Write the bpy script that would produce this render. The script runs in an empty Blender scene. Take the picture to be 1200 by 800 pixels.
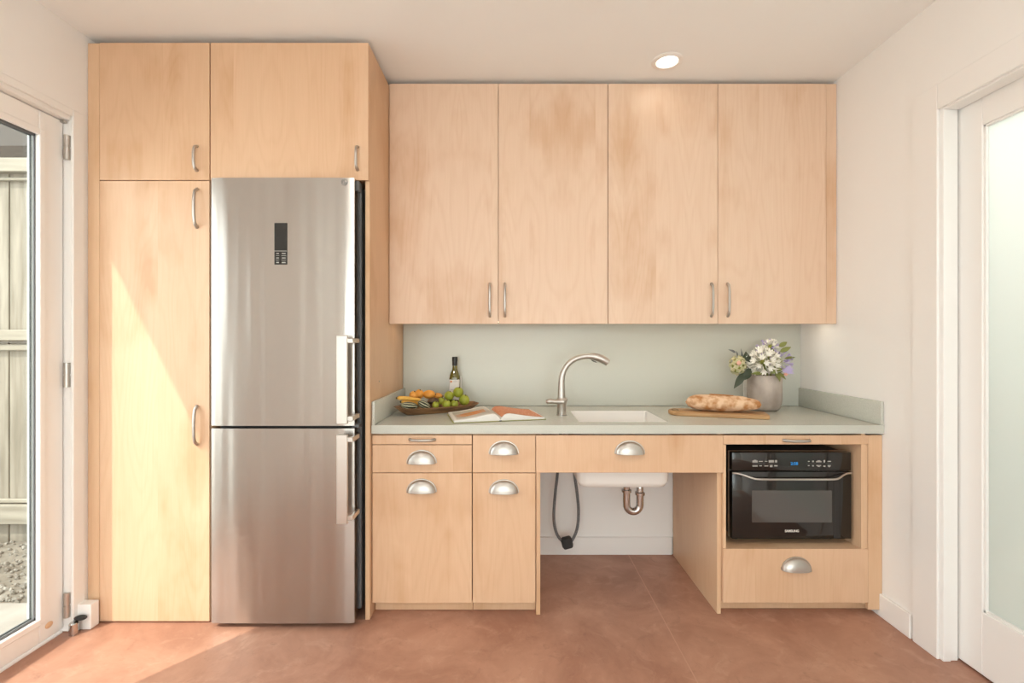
import bpy, bmesh, math, random
from mathutils import Vector, Matrix, Euler, noise

random.seed(7)
sc = bpy.context.scene
COL = sc.collection
PI = math.pi

# ------------------------------------------------------------------ camera
cam_d = bpy.data.cameras.new('camera')
cam_d.sensor_width = 36.0
cam_d.lens = 557.0 / 1200.0 * 36.0
cam_d.shift_y = -2.0 / 1200.0
cam_d.clip_start = 0.02
cam = bpy.data.objects.new('camera', cam_d)
cam.location = (0, 0, 1.25)
cam.rotation_euler = (PI / 2, 0, 0)
COL.objects.link(cam)
sc.camera = cam

# ------------------------------------------------------------------ world, sun, exposure
world = bpy.data.worlds.new('world')
sc.world = world
world.use_nodes = True
bg = world.node_tree.nodes['Background']
bg.inputs['Color'].default_value = (0.95, 0.98, 1.0, 1)
bg.inputs['Strength'].default_value = 3.3

SUN = Vector((0.8, 1.0, -1.62))
sun_d = bpy.data.lights.new('sun', 'SUN')
sun_d.energy = 3.1
sun_d.color = (1.0, 0.91, 0.81)
sun_d.angle = math.radians(0.5)
sun = bpy.data.objects.new('sun', sun_d)
sun.rotation_euler = SUN.to_track_quat('-Z', 'Y').to_euler()
sun.location = (-6, -6, 9)
COL.objects.link(sun)


def portal(name, loc, rot, sx, sy):
    d = bpy.data.lights.new(name, 'AREA')
    d.shape = 'RECTANGLE'
    d.size, d.size_y = sx, sy
    d.cycles.is_portal = True
    o = bpy.data.objects.new(name, d)
    o.location, o.rotation_euler = loc, rot
    COL.objects.link(o)


portal('added_window_portal', (-0.1, -2.62, 1.2), (PI / 2, 0, 0), 3.1, 2.2)
portal('side_door_portal', (-2.02, 1.46, 1.1), (0, -PI / 2, 0), 2.1, 0.95)

vs = sc.view_settings
vs.view_transform = 'Standard'
vs.look = 'None'
vs.gamma = 1.0
vs.use_curve_mapping = False
vs.exposure = 0.69
sc.cycles.diffuse_bounces = 8
sc.cycles.max_bounces = 14
sc.cycles.transparent_max_bounces = 12
sc.cycles.caustics_reflective = True
sc.cycles.caustics_refractive = False


# ------------------------------------------------------------------ materials
def mat_new(name):
    m = bpy.data.materials.new(name)
    m.use_nodes = True
    nt = m.node_tree
    return m, nt, nt.nodes['Principled BSDF']


def N(nt, t, **kw):
    n = nt.nodes.new(t)
    for k, v in kw.items():
        setattr(n, k, v)
    return n


def L(nt, a, b):
    nt.links.new(a, b)


def math_n(nt, op, a, b=None):
    n = N(nt, 'ShaderNodeMath', operation=op)
    for i, v in enumerate((a, b)):
        if v is None:
            continue
        if isinstance(v, (int, float)):
            n.inputs[i].default_value = v
        else:
            L(nt, v, n.inputs[i])
    return n.outputs[0]


def mix_col(nt, fac, a, b, blend='MIX'):
    n = N(nt, 'ShaderNodeMix', data_type='RGBA', blend_type=blend)
    for idx, v in ((0, fac), (6, a), (7, b)):
        if isinstance(v, (int, float)):
            n.inputs[idx].default_value = v
        elif isinstance(v, tuple):
            n.inputs[idx].default_value = (*v, 1) if len(v) == 3 else v
        else:
            L(nt, v, n.inputs[idx])
    return n.outputs[2]


def plain(name, col, rough=0.5, metal=0.0, spec=0.5, var=0.0, vscale=6.0, bump=0.0, bscale=60.0, coat=0.0, emit=None, estr=0.0):
    m, nt, p = mat_new(name)
    p.inputs['Roughness'].default_value = rough
    p.inputs['Metallic'].default_value = metal
    p.inputs['Specular IOR Level'].default_value = spec
    p.inputs['Coat Weight'].default_value = coat
    tc = N(nt, 'ShaderNodeTexCoord')
    ns = N(nt, 'ShaderNodeTexNoise')
    ns.inputs['Scale'].default_value = vscale
    ns.inputs['Detail'].default_value = 4
    L(nt, tc.outputs['Object'], ns.inputs['Vector'])
    lo = tuple(c * (1 - var) for c in col)
    hi = tuple(min(1, c * (1 + var)) for c in col)
    L(nt, mix_col(nt, ns.outputs['Fac'], lo, hi), p.inputs['Base Color'])
    if bump:
        nb = N(nt, 'ShaderNodeTexNoise')
        nb.inputs['Scale'].default_value = bscale
        nb.inputs['Detail'].default_value = 3
        L(nt, tc.outputs['Object'], nb.inputs['Vector'])
        b = N(nt, 'ShaderNodeBump')
        b.inputs['Strength'].default_value = bump
        b.inputs['Distance'].default_value = 0.01
        L(nt, nb.outputs['Fac'], b.inputs['Height'])
        L(nt, b.outputs[0], p.inputs['Normal'])
    if emit:
        p.inputs['Emission Color'].default_value = (*emit, 1)
        p.inputs['Emission Strength'].default_value = estr
    return m


def maple(name, base, dark, w=0.17, ring_amt=0.15, horizontal=False):
    m, nt, p = mat_new(name)
    tc = N(nt, 'ShaderNodeTexCoord')
    info = N(nt, 'ShaderNodeObjectInfo')
    sep = N(nt, 'ShaderNodeSeparateXYZ')
    L(nt, tc.outputs['Object'], sep.inputs[0])
    r = info.outputs['Random']
    X, Y, Z = sep.outputs
    if horizontal:
        X, Z = Z, X
    x1 = math_n(nt, 'ADD', X, math_n(nt, 'MULTIPLY', r, 13.7))
    u = math_n(nt, 'PINGPONG', x1, w)
    cell = math_n(nt, 'FLOOR', math_n(nt, 'DIVIDE', x1, 2 * w))
    half = math_n(nt, 'FLOOR', math_n(nt, 'DIVIDE', x1, w))
    wn = N(nt, 'ShaderNodeTexWhiteNoise', noise_dimensions='1D')
    L(nt, math_n(nt, 'ADD', cell, math_n(nt, 'MULTIPLY', r, 91.3)), wn.inputs['W'])
    wh = N(nt, 'ShaderNodeTexWhiteNoise', noise_dimensions='1D')
    L(nt, math_n(nt, 'ADD', half, math_n(nt, 'MULTIPLY', r, 57.1)), wh.inputs['W'])
    zo = math_n(nt, 'ADD', math_n(nt, 'MULTIPLY', wn.outputs['Value'], 7.0), math_n(nt, 'MULTIPLY', r, 23.0))

    def vec(zs):
        c = N(nt, 'ShaderNodeCombineXYZ')
        L(nt, u, c.inputs[0])
        L(nt, Y, c.inputs[1])
        L(nt, math_n(nt, 'ADD', math_n(nt, 'MULTIPLY', Z, zs), zo), c.inputs[2])
        return c.outputs[0]

    def nz(v, s, d=3.0):
        n = N(nt, 'ShaderNodeTexNoise')
        n.inputs['Scale'].default_value = s
        n.inputs['Detail'].default_value = d
        L(nt, v, n.inputs['Vector'])
        return n.outputs['Fac']
    contour = nz(vec(0.16), 5.0, 1.5)
    ring = math_n(nt, 'SINE', math_n(nt, 'MULTIPLY', contour, 95.0))
    ring = math_n(nt, 'POWER', math_n(nt, 'MULTIPLY_ADD', ring, 0.5), 3.0)
    ring.node.inputs[0].links[0].from_node.inputs[2].default_value = 0.5
    fine = nz(vec(0.03), 190.0, 2.0)
    blot = nz(vec(0.45), 4.2, 4.0)
    flame = math_n(nt, 'MAXIMUM', math_n(nt, 'MULTIPLY_ADD', blot, 3.2), 0.0)
    flame.node.inputs[0].links[0].from_node.inputs[2].default_value = -1.62
    f = math_n(nt, 'MULTIPLY', ring, ring_amt)
    f = math_n(nt, 'ADD', f, math_n(nt, 'MULTIPLY', math_n(nt, 'SUBTRACT', fine, 0.4), 0.5))
    f = math_n(nt, 'ADD', f, math_n(nt, 'MULTIPLY', flame, 1.3))
    f = math_n(nt, 'ADD', f, math_n(nt, 'MULTIPLY', wh.outputs['Value'], 0.26))
    f.node.use_clamp = True
    L(nt, mix_col(nt, f, base, dark), p.inputs['Base Color'])
    p.inputs['Roughness'].default_value = 0.38
    p.inputs['Specular IOR Level'].default_value = 0.4
    return m


def steel(name, col, rough, warp=0.0, brush=True, aniso=0.0):
    m, nt, p = mat_new(name)
    p.inputs['Base Color'].default_value = (*col, 1)
    p.inputs['Metallic'].default_value = 1.0
    p.inputs['Anisotropic'].default_value = aniso
    p.inputs['Anisotropic Rotation'].default_value = 0.25
    tc = N(nt, 'ShaderNodeTexCoord')
    mp = N(nt, 'ShaderNodeMapping')
    mp.inputs['Scale'].default_value = (3.0, 3.0, 1500.0)
    L(nt, tc.outputs['Object'], mp.inputs[0])
    ns = N(nt, 'ShaderNodeTexNoise')
    ns.inputs['Scale'].default_value = 1.0
    ns.inputs['Detail'].default_value = 2
    L(nt, mp.outputs[0], ns.inputs['Vector'])
    rr = math_n(nt, 'MULTIPLY_ADD', ns.outputs['Fac'], 0.04 if brush else 0.03)
    rr.node.inputs[2].default_value = rough - 0.02
    L(nt, rr, p.inputs['Roughness'])
    if warp:
        mp2 = N(nt, 'ShaderNodeMapping')
        mp2.inputs['Scale'].default_value = (6.0, 1.0, 0.30)
        L(nt, tc.outputs['Object'], mp2.inputs[0])
        n2 = N(nt, 'ShaderNodeTexNoise')
        n2.inputs['Scale'].default_value = 1.0
        n2.inputs['Detail'].default_value = 1.5
        L(nt, mp2.outputs[0], n2.inputs['Vector'])
        b = N(nt, 'ShaderNodeBump')
        b.inputs['Strength'].default_value = warp
        b.inputs['Distance'].default_value = 0.022
        L(nt, n2.outputs['Fac'], b.inputs['Height'])
        L(nt, b.outputs[0], p.inputs['Normal'])
    return m


def clear_glass(name, tint=(0.96, 0.99, 0.975)):
    m, nt, p = mat_new(name)
    nt.nodes.remove(p)
    tr = N(nt, 'ShaderNodeBsdfTransparent')
    tr.inputs[0].default_value = (*tint, 1)
    gl = N(nt, 'ShaderNodeBsdfGlossy')
    gl.inputs['Roughness'].default_value = 0.01
    lw = N(nt, 'ShaderNodeLayerWeight')
    lw.inputs[0].default_value = 0.5
    fc = math_n(nt, 'MULTIPLY_ADD', math_n(nt, 'POWER', lw.outputs['Facing'], 4.0), 0.5)
    fc.node.inputs[2].default_value = 0.025
    mx = N(nt, 'ShaderNodeMixShader')
    L(nt, fc, mx.inputs[0])
    L(nt, tr.outputs[0], mx.inputs[1])
    L(nt, gl.outputs[0], mx.inputs[2])
    L(nt, mx.outputs[0], nt.nodes['Material Output'].inputs['Surface'])
    return m


def frosted(name):
    m, nt, p = mat_new(name)
    nt.nodes.remove(p)
    tr = N(nt, 'ShaderNodeBsdfTranslucent')
    tr.inputs[0].default_value = (0.80, 0.82, 0.775, 1)
    df = N(nt, 'ShaderNodeBsdfDiffuse')
    df.inputs[0].default_value = (0.72, 0.76, 0.72, 1)
    gl = N(nt, 'ShaderNodeBsdfGlossy')
    gl.inputs['Roughness'].default_value = 0.12
    ns = N(nt, 'ShaderNodeTexNoise')
    ns.inputs['Scale'].default_value = 900
    b = N(nt, 'ShaderNodeBump')
    b.inputs['Strength'].default_value = 0.05
    L(nt, ns.outputs['Fac'], b.inputs['Height'])
    L(nt, b.outputs[0], gl.inputs['Normal'])
    m1 = N(nt, 'ShaderNodeMixShader')
    m1.inputs[0].default_value = 0.35
    L(nt, tr.outputs[0], m1.inputs[1])
    L(nt, df.outputs[0], m1.inputs[2])
    m2 = N(nt, 'ShaderNodeMixShader')
    m2.inputs[0].default_value = 0.05
    L(nt, m1.outputs[0], m2.inputs[1])
    L(nt, gl.outputs[0], m2.inputs[2])
    L(nt, m2.outputs[0], nt.nodes['Material Output'].inputs['Surface'])
    return m


def floor_mat():
    m, nt, p = mat_new('stained_concrete')
    tc = N(nt, 'ShaderNodeTexCoord')

    def nz(s, d, rough=0.6, dist=0.0):
        n = N(nt, 'ShaderNodeTexNoise')
        n.inputs['Scale'].default_value = s
        n.inputs['Detail'].default_value = d
        n.inputs['Roughness'].default_value = rough
        n.inputs['Distortion'].default_value = dist
        L(nt, tc.outputs['Object'], n.inputs['Vector'])
        return n.outputs['Fac']

    def ramp(v, a, b):
        n = N(nt, 'ShaderNodeMapRange')
        n.inputs[1].default_value, n.inputs[2].default_value = a, b
        L(nt, v, n.inputs[0])
        return n.outputs[0]
    c = mix_col(nt, ramp(nz(2.6, 7, 0.65, 0.6), 0.35, 0.66), (0.33, 0.155, 0.102), (0.52, 0.285, 0.197))
    c = mix_col(nt, math_n(nt, 'MULTIPLY', ramp(nz(9, 8, 0.7, 0.8), 0.54, 0.72), 0.55), c, (0.60, 0.37, 0.265))
    c = mix_col(nt, math_n(nt, 'MULTIPLY', ramp(nz(14, 8, 0.75, 1.2), 0.56, 0.70), 0.55), c, (0.25, 0.115, 0.078))
    c = mix_col(nt, math_n(nt, 'MULTIPLY', nz(120, 3), 0.25), c, (0.38, 0.20, 0.135))
    L(nt, c, p.inputs['Base Color'])
    rr = math_n(nt, 'MULTIPLY_ADD', nz(6, 5), 0.25)
    rr.node.inputs[2].default_value = 0.30
    L(nt, rr, p.inputs['Roughness'])
    p.inputs['Specular IOR Level'].default_value = 0.45
    b = N(nt, 'ShaderNodeBump')
    b.inputs['Strength'].default_value = 0.06
    b.inputs['Distance'].default_value = 0.004
    L(nt, nz(30, 6), b.inputs['Height'])
    L(nt, b.outputs[0], p.inputs['Normal'])
    return m


def two_tone(name, a, b, scale, lo, hi, rough=0.6, stretch=(1, 1, 1), bump=0.0, detail=4, kind='noise', spec=0.4):
    m, nt, p = mat_new(name)
    tc = N(nt, 'ShaderNodeTexCoord')
    mp = N(nt, 'ShaderNodeMapping')
    mp.inputs['Scale'].default_value = stretch
    L(nt, tc.outputs['Object'], mp.inputs[0])
    info = N(nt, 'ShaderNodeObjectInfo')
    ad = N(nt, 'ShaderNodeVectorMath', operation='ADD')
    L(nt, mp.outputs[0], ad.inputs[0])
    cb = N(nt, 'ShaderNodeCombineXYZ')
    L(nt, math_n(nt, 'MULTIPLY', info.outputs['Random'], 17.0), cb.inputs[0])
    L(nt, math_n(nt, 'MULTIPLY', info.outputs['Random'], 9.0), cb.inputs[2])
    L(nt, cb.outputs[0], ad.inputs[1])
    if kind == 'noise':
        n = N(nt, 'ShaderNodeTexNoise')
        n.inputs['Detail'].default_value = detail
        out = n.outputs['Fac']
    else:
        n = N(nt, 'ShaderNodeTexVoronoi')
        out = n.outputs['Distance']
    n.inputs['Scale'].default_value = scale
    L(nt, ad.outputs[0] if kind == 'noise' else mp.outputs[0], n.inputs['Vector'])
    r = N(nt, 'ShaderNodeMapRange')
    r.inputs[1].default_value, r.inputs[2].default_value = lo, hi
    L(nt, out, r.inputs[0])
    L(nt, mix_col(nt, r.outputs[0], a, b), p.inputs['Base Color'])
    p.inputs['Roughness'].default_value = rough
    p.inputs['Specular IOR Level'].default_value = spec
    if bump:
        bb = N(nt, 'ShaderNodeBump')
        bb.inputs['Strength'].default_value = bump
        bb.inputs['Distance'].default_value = 0.006
        L(nt, out, bb.inputs['Height'])
        L(nt, bb.outputs[0], p.inputs['Normal'])
    return m


M = {}
M['wall'] = plain('wall_paint', (0.85, 0.835, 0.815), 0.75, var=0.012, bump=0.05, bscale=220)
M['ceiling'] = plain('ceiling_paint', (0.86, 0.87, 0.87), 0.85, var=0.01, bump=0.04, bscale=200)
M['trim'] = plain('trim_paint', (0.85, 0.835, 0.815), 0.42, var=0.01)
M['floor'] = floor_mat()
M['joint'] = plain('joint_filler', (0.52, 0.30, 0.215), 0.7, var=0.05)
M['maple_pale'] = maple('pale_maple_veneer', (0.755, 0.560, 0.420), (0.615, 0.390, 0.245))
M['maple'] = maple('maple_veneer', (0.695, 0.465, 0.305), (0.570, 0.335, 0.190))
M['maple_edge'] = maple('maple_solid', (0.70, 0.475, 0.305), (0.585, 0.355, 0.20), w=0.5, ring_amt=0.1)
M['maple_pale_edge'] = maple('pale_maple_solid', (0.74, 0.54, 0.395), (0.615, 0.390, 0.245), w=0.5, ring_amt=0.1)
M['quartz'] = two_tone('seafoam_quartz', (0.475, 0.485, 0.43), (0.58, 0.585, 0.53), 420, 0.35, 0.65, 0.24, detail=2)
M['steel'] = steel('brushed_steel', (0.485, 0.445, 0.410), 0.27, warp=0.8, aniso=0.8, brush=False)
M['steel_bar'] = steel('satin_steel', (0.70, 0.66, 0.62), 0.33)
M['nickel'] = steel('satin_nickel', (0.52, 0.485, 0.45), 0.38, brush=False)
M['chrome'] = steel('polished_chrome', (0.56, 0.55, 0.54), 0.14, brush=False)
M['dark'] = plain('dark_plastic', (0.035, 0.035, 0.037), 0.45, var=0.1)
M['gasket'] = plain('grey_gasket', (0.12, 0.12, 0.125), 0.6, var=0.1)
M['grey_side'] = plain('grey_enamel', (0.20, 0.20, 0.205), 0.4, var=0.05)
M['black_gloss'] = plain('black_gloss_glass', (0.012, 0.011, 0.010), 0.08, var=0.05, spec=0.6)
M['black_win'] = plain('tinted_oven_window', (0.055, 0.05, 0.046), 0.05, var=0.05, spec=1.0)
M['mark'] = plain('printed_marks', (0.36, 0.345, 0.32), 0.5, var=0.02)
M['blue_led'] = plain('blue_display', (0.0, 0.1, 0.3), 0.4, emit=(0.03, 0.30, 0.75), estr=0.4)
M['ceramic'] = plain('white_ceramic', (0.80, 0.775, 0.745), 0.18, var=0.01)
M['outlet'] = plain('outlet_plastic', (0.76, 0.74, 0.70), 0.4, var=0.01)
M['rubber'] = plain('black_rubber', (0.03, 0.03, 0.03), 0.75, var=0.1)
M['hose'] = two_tone('braided_hose', (0.10, 0.10, 0.105), (0.22, 0.22, 0.225), 300, 0.4, 0.6, 0.5)
M['glass'] = clear_glass('clear_pane')
M['frost'] = frosted('frosted_pane')
M['lamp'] = plain('lamp_lens', (0.9, 0.88, 0.84), 0.5, emit=(1.0, 0.93, 0.80), estr=1.6)
M['led'] = plain('led_strip', (0.9, 0.88, 0.84), 0.5, emit=(1.0, 0.86, 0.66), estr=4.5)
M['fence'] = two_tone('weathered_board', (0.16, 0.14, 0.108), (0.275, 0.246, 0.20), 3.0, 0.3, 0.7, 0.85, stretch=(9, 9, 0.8), bump=0.35, detail=8)
M['fence_rail'] = two_tone('weathered_rail', (0.18, 0.16, 0.125), (0.30, 0.272, 0.222), 3.0, 0.3, 0.7, 0.85, stretch=(0.8, 9, 9), bump=0.3, detail=8)
M['gravel'] = two_tone('dry_dirt', (0.09, 0.077, 0.06), (0.19, 0.167, 0.137), 14, 0.3, 0.7, 0.95, bump=0.8, detail=9)
M['stone'] = two_tone('grey_stone', (0.14, 0.125, 0.105), (0.25, 0.23, 0.20), 18, 0.35, 0.65, 0.9)
M['patio'] = two_tone('patio_concrete', (0.23, 0.205, 0.18), (0.30, 0.275, 0.245), 8, 0.3, 0.7, 0.85, detail=8)
M['ground'] = two_tone('pale_ground', (0.62, 0.61, 0.595), (0.70, 0.69, 0.675), 2, 0.3, 0.7, 0.95)
M['stucco'] = plain('grey_stucco', (0.12, 0.105, 0.092), 0.9, var=0.06, bump=0.3)
M['shingle'] = two_tone('dark_roofing', (0.038, 0.032, 0.027), (0.062, 0.053, 0.045), 40, 0.3, 0.7, 0.9, spec=0.05)
M['ext'] = plain('exterior_paint', (0.62, 0.58, 0.53), 0.85, var=0.03)


# ------------------------------------------------------------------ mesh builder
class MB:
    def __init__(self):
        self.v, self.f = [], []

    def add(self, vs_, fs_):
        b = len(self.v)
        self.v += [tuple(p) for p in vs_]
        self.f += [tuple(i + b for i in q) for q in fs_]
        return self

    def box(self, x0, x1, y0, y1, z0, z1, bev=0.0015, seg=1):
        bm = bmesh.new()
        bmesh.ops.create_cube(bm, size=1.0)
        for q in bm.verts:
            q.co = Vector(((x0 + x1) / 2 + q.co.x * (x1 - x0), (y0 + y1) / 2 + q.co.y * (y1 - y0), (z0 + z1) / 2 + q.co.z * (z1 - z0)))
        if bev:
            bmesh.ops.bevel(bm, geom=list(bm.edges), offset=min(bev, 0.45 * min(x1 - x0, y1 - y0, z1 - z0)), segments=seg, profile=0.5, affect='EDGES')
        return self.bm(bm)

    def bm(self, bm):
        bm.verts.ensure_lookup_table()
        bm.verts.index_update()
        self.add([q.co for q in bm.verts], [[q.index for q in f.verts] for f in bm.faces])
        bm.free()
        return self

    def prism(self, pts, z0, z1):
        n = len(pts)
        vs_ = [(x, y, z0) for x, y in pts] + [(x, y, z1) for x, y in pts]
        fs_ = [tuple(range(n - 1, -1, -1)), tuple(range(n, 2 * n))]
        fs_ += [(i, (i + 1) % n, (i + 1) % n + n, i + n) for i in range(n)]
        return self.add(vs_, fs_)

    def tube(self, pts, rad, seg=10, caps=True, flat=1.0):
        pts = [Vector(p) for p in pts]
        n = len(pts)
        if isinstance(rad, (int, float)):
            rad = [rad] * n
        t0 = (pts[1] - pts[0]).normalized()
        up = Vector((0, 0, 1)) if abs(t0.z) < 0.9 else Vector((0, 1, 0))
        a = t0.cross(up).normalized()
        vs_, fs_ = [], []
        for i in range(n):
            t = (pts[min(i + 1, n - 1)] - pts[max(i - 1, 0)]).normalized()
            a = (a - t * a.dot(t)).normalized()
            b = t.cross(a)
            for k in range(seg):
                an = 2 * PI * k / seg
                vs_.append(pts[i] + (a * math.cos(an) + b * math.sin(an) * flat) * rad[i])
        for i in range(n - 1):
            for k in range(seg):
                k2 = (k + 1) % seg
                fs_.append((i * seg + k, i * seg + k2, (i + 1) * seg + k2, (i + 1) * seg + k))
        if caps:
            fs_.append(tuple(range(seg - 1, -1, -1)))
            fs_.append(tuple((n - 1) * seg + k for k in range(seg)))
        return self.add(vs_, fs_)

    def lathe(self, prof, seg=24, c=(0, 0, 0), squash=None):
        vs_, fs_ = [], []
        for r, z in prof:
            for k in range(seg):
                an = 2 * PI * k / seg
                x, y = math.cos(an), math.sin(an)
                if squash:
                    q = (abs(x) ** squash + abs(y) ** squash) ** (-1.0 / squash)
                    x, y = x * q, y * q
                vs_.append((c[0] + r * x, c[1] + r * y, c[2] + z))
        n = len(prof)
        for i in range(n - 1):
            for k in range(seg):
                k2 = (k + 1) % seg
                fs_.append((i * seg + k, i * seg + k2, (i + 1) * seg + k2, (i + 1) * seg + k))
        fs_.append(tuple(range(seg - 1, -1, -1)))
        fs_.append(tuple((n - 1) * seg + k for k in range(seg)))
        return self.add(vs_, fs_)

    def blob(self, c, r, su=14, sv=10, rot=None, fn=None):
        vs_, fs_ = [], []
        R = Euler(rot).to_matrix() if rot else Matrix.Identity(3)
        for j in range(sv + 1):
            ph = PI * j / sv
            for k in range(su):
                th = 2 * PI * k / su
                d = Vector((math.sin(ph) * math.cos(th), math.sin(ph) * math.sin(th), math.cos(ph)))
                s = fn(d) if fn else 1.0
                vs_.append(Vector(c) + R @ Vector((d.x * r[0] * s, d.y * r[1] * s, d.z * r[2] * s)))
        for j in range(sv):
            for k in range(su):
                k2 = (k + 1) % su
                fs_.append((j * su + k, (j + 1) * su + k, (j + 1) * su + k2, j * su + k2))
        return self.add(vs_, fs_)

    def loft(self, rings, cap0=True, cap1=True):
        n = len(rings[0])
        vs_ = [p for r in rings for p in r]
        fs_ = []
        for i in range(len(rings) - 1):
            for k in range(n):
                k2 = (k + 1) % n
                fs_.append((i * n + k, i * n + k2, (i + 1) * n + k2, (i + 1) * n + k))
        if cap0:
            fs_.append(tuple(range(n - 1, -1, -1)))
        if cap1:
            fs_.append(tuple((len(rings) - 1) * n + k for k in range(n)))
        return self.add(vs_, fs_)

    def build(self, name, mat, parent=None, local=False, sharp=32):
        me = bpy.data.meshes.new(name)
        off = Vector((0, 0, 0)) if (parent is None or local) else Vector(parent['_base'])
        me.from_pydata([tuple(Vector(p) - off) for p in self.v], [], self.f)
        bm = bmesh.new()
        bm.from_mesh(me)
        bmesh.ops.remove_doubles(bm, verts=bm.verts, dist=1e-6)
        bmesh.ops.recalc_face_normals(bm, faces=bm.faces)
        bm.to_mesh(me)
        bm.free()
        me.materials.append(M[mat] if isinstance(mat, str) else mat)
        me.shade_smooth()
        me.set_sharp_from_angle(angle=math.radians(sharp))
        o = bpy.data.objects.new(name, me)
        COL.objects.link(o)
        if parent is not None:
            o.parent = parent
            o['_base'] = tuple(parent['_base'])
        else:
            o['_base'] = (0.0, 0.0, 0.0)
        return o


def tag(o, label=None, cat=None, group=None, kind=None):
    for k, v in (('label', label), ('category', cat), ('group', group), ('kind', kind)):
        if v:
            o[k] = v
    return o


def thing(name, label, cat, loc=(0, 0, 0), rot=(0, 0, 0), group=None, kind=None):
    o = bpy.data.objects.new(name, None)
    o.empty_display_size = 0.05
    COL.objects.link(o)
    o.location = loc
    o.rotation_euler = rot
    o['_base'] = tuple(loc)
    return tag(o, label, cat, group, kind)


def struct(name, mb, mat, label, cat, parent=None):
    return tag(mb.build(name, mat, parent), label, cat, kind='structure')


def bx(*a, **k):
    return MB().box(*a, **k)


def text_part(name, body, size, loc, mat, parent, depth=0.0003, xscale=1.0, bold=0.0):
    cu = bpy.data.curves.new('tmp_text', 'FONT')
    cu.body = body
    cu.size = size
    cu.align_x, cu.align_y = 'CENTER', 'CENTER'
    cu.extrude = depth
    cu.offset = bold
    to = bpy.data.objects.new('tmp_text', cu)
    COL.objects.link(to)
    bpy.context.view_layer.update()
    me = bpy.data.meshes.new_from_object(to.evaluated_get(bpy.context.evaluated_depsgraph_get()))
    bpy.data.objects.remove(to)
    bpy.data.curves.remove(cu)
    off = Vector(parent['_base'])
    Mx = Matrix.Translation(Vector(loc) - off) @ Matrix.Rotation(PI / 2, 4, 'X') @ Matrix.Diagonal((xscale, 1, 1, 1))
    me.transform(Mx)
    me.name = name
    me.materials.clear()
    me.materials.append(M[mat])
    o = bpy.data.objects.new(name, me)
    COL.objects.link(o)
    o.parent = parent
    o['_base'] = tuple(parent['_base'])
    return o


def at(px, py, d):
    return Vector(((px - 600) / 557 * d, d, 1.25 - (py - 398) / 557 * d))


# key dimensions (metres)
XL, XR, YB, ZC, YR = -1.88, 1.675, 2.775, 2.59, -2.6
WT = 0.17

# ------------------------------------------------------------------ floor, walls, ceiling
fl = struct('floor', bx(XL - WT, XR + WT, YR - WT, YB + WT, -0.10, -0.0005, bev=0), 'joint', 'terracotta stained concrete floor of the kitchen', 'floor')
JX = 0.678
bx(XL - WT, JX - 0.002, YR - WT, YB + 0.02, -0.09, 0.0, bev=0.001).build('floor_slab', 'floor', fl)
bx(JX + 0.002, XR + WT, YR - WT, YB + 0.02, -0.09, 0.0, bev=0.001).build('floor_slab', 'floor', fl)
struct('ceiling', bx(XL - WT, XR + WT, YR - WT, YB + WT, ZC, ZC + 0.2, bev=0), 'ceiling', 'plain white ceiling above the kitchen cabinets', 'ceiling')
struct('wall_back', bx(XL - WT, XR + WT, YB, YB + WT, 0, ZC, bev=0), 'wall', 'white back wall behind the cabinets, seen under the sink', 'wall')

OY0, OY1, OZ = 0.83, 2.075, 2.222          # glazed door opening in the left wall
w = MB()
w.box(XL - WT, XL, YR, -1.9, 0, ZC, bev=0)
w.box(XL - WT, XL, -1.25, OY0, 0, ZC, bev=0)
w.box(XL - WT, XL, -1.9, -1.25, 2.15, ZC, bev=0)
w.box(XL - WT, XL, -1.9, -1.25, 0, 0.12, bev=0)
w.box(XL - WT, XL, OY1, YB, 0, ZC, bev=0)
w.box(XL - WT, XL, OY0, OY1, OZ, ZC, bev=0)
struct('wall_left', w, 'wall', 'white wall with the glazed garden door', 'wall')

RY0, RY1, RZ = 0.74, 1.865, 2.155          # sliding door opening in the right wall
w = MB()
w.box(XR, XR + WT, YR, RY0, 0, ZC, bev=0)
w.box(XR, XR + WT, RY1, YB, 0, ZC, bev=0)
w.box(XR, XR + WT, RY0, RY1, RZ, ZC, bev=0)
struct('wall_right', w, 'wall', 'white wall with the frosted glass door', 'wall')

w = MB()
w.box(XL - WT, -1.65, YR - WT, YR, 0, ZC, bev=0)
w.box(1.45, XR + WT, YR - WT, YR, 0, ZC, bev=0)
w.box(-1.65, 1.45, YR - WT, YR, 2.3, ZC, bev=0)
struct('wall_rear', w, 'wall', 'white wall with openings for the added windows opposite the cabinets', 'wall')
wn_ = thing('added_window_1', 'unseen tall windows added opposite the cabinets for soft front light', 'window', (-0.1, YR - 0.08, 0), kind='structure')  # unseen windows added behind the camera for soft front light
fr = MB()
for x in (-1.65, -0.65, 0.38, 1.39):
    fr.box(x, x + 0.06, YR - 0.11, YR - 0.05, 0, 2.3)
fr.box(-1.65, 1.45, YR - 0.11, YR - 0.05, 0, 0.10)
fr.box(-1.65, 1.45, YR - 0.11, YR - 0.05, 2.2, 2.3)
fr.build('window_frame', 'trim', wn_)
for x in (-1.59, -0.59, 0.44):
    bx(x, x + (0.94 if x < 0.4 else 0.95), YR - 0.083, YR - 0.077, 0.10, 2.2, bev=0).build('pane', 'glass', wn_)

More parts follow.
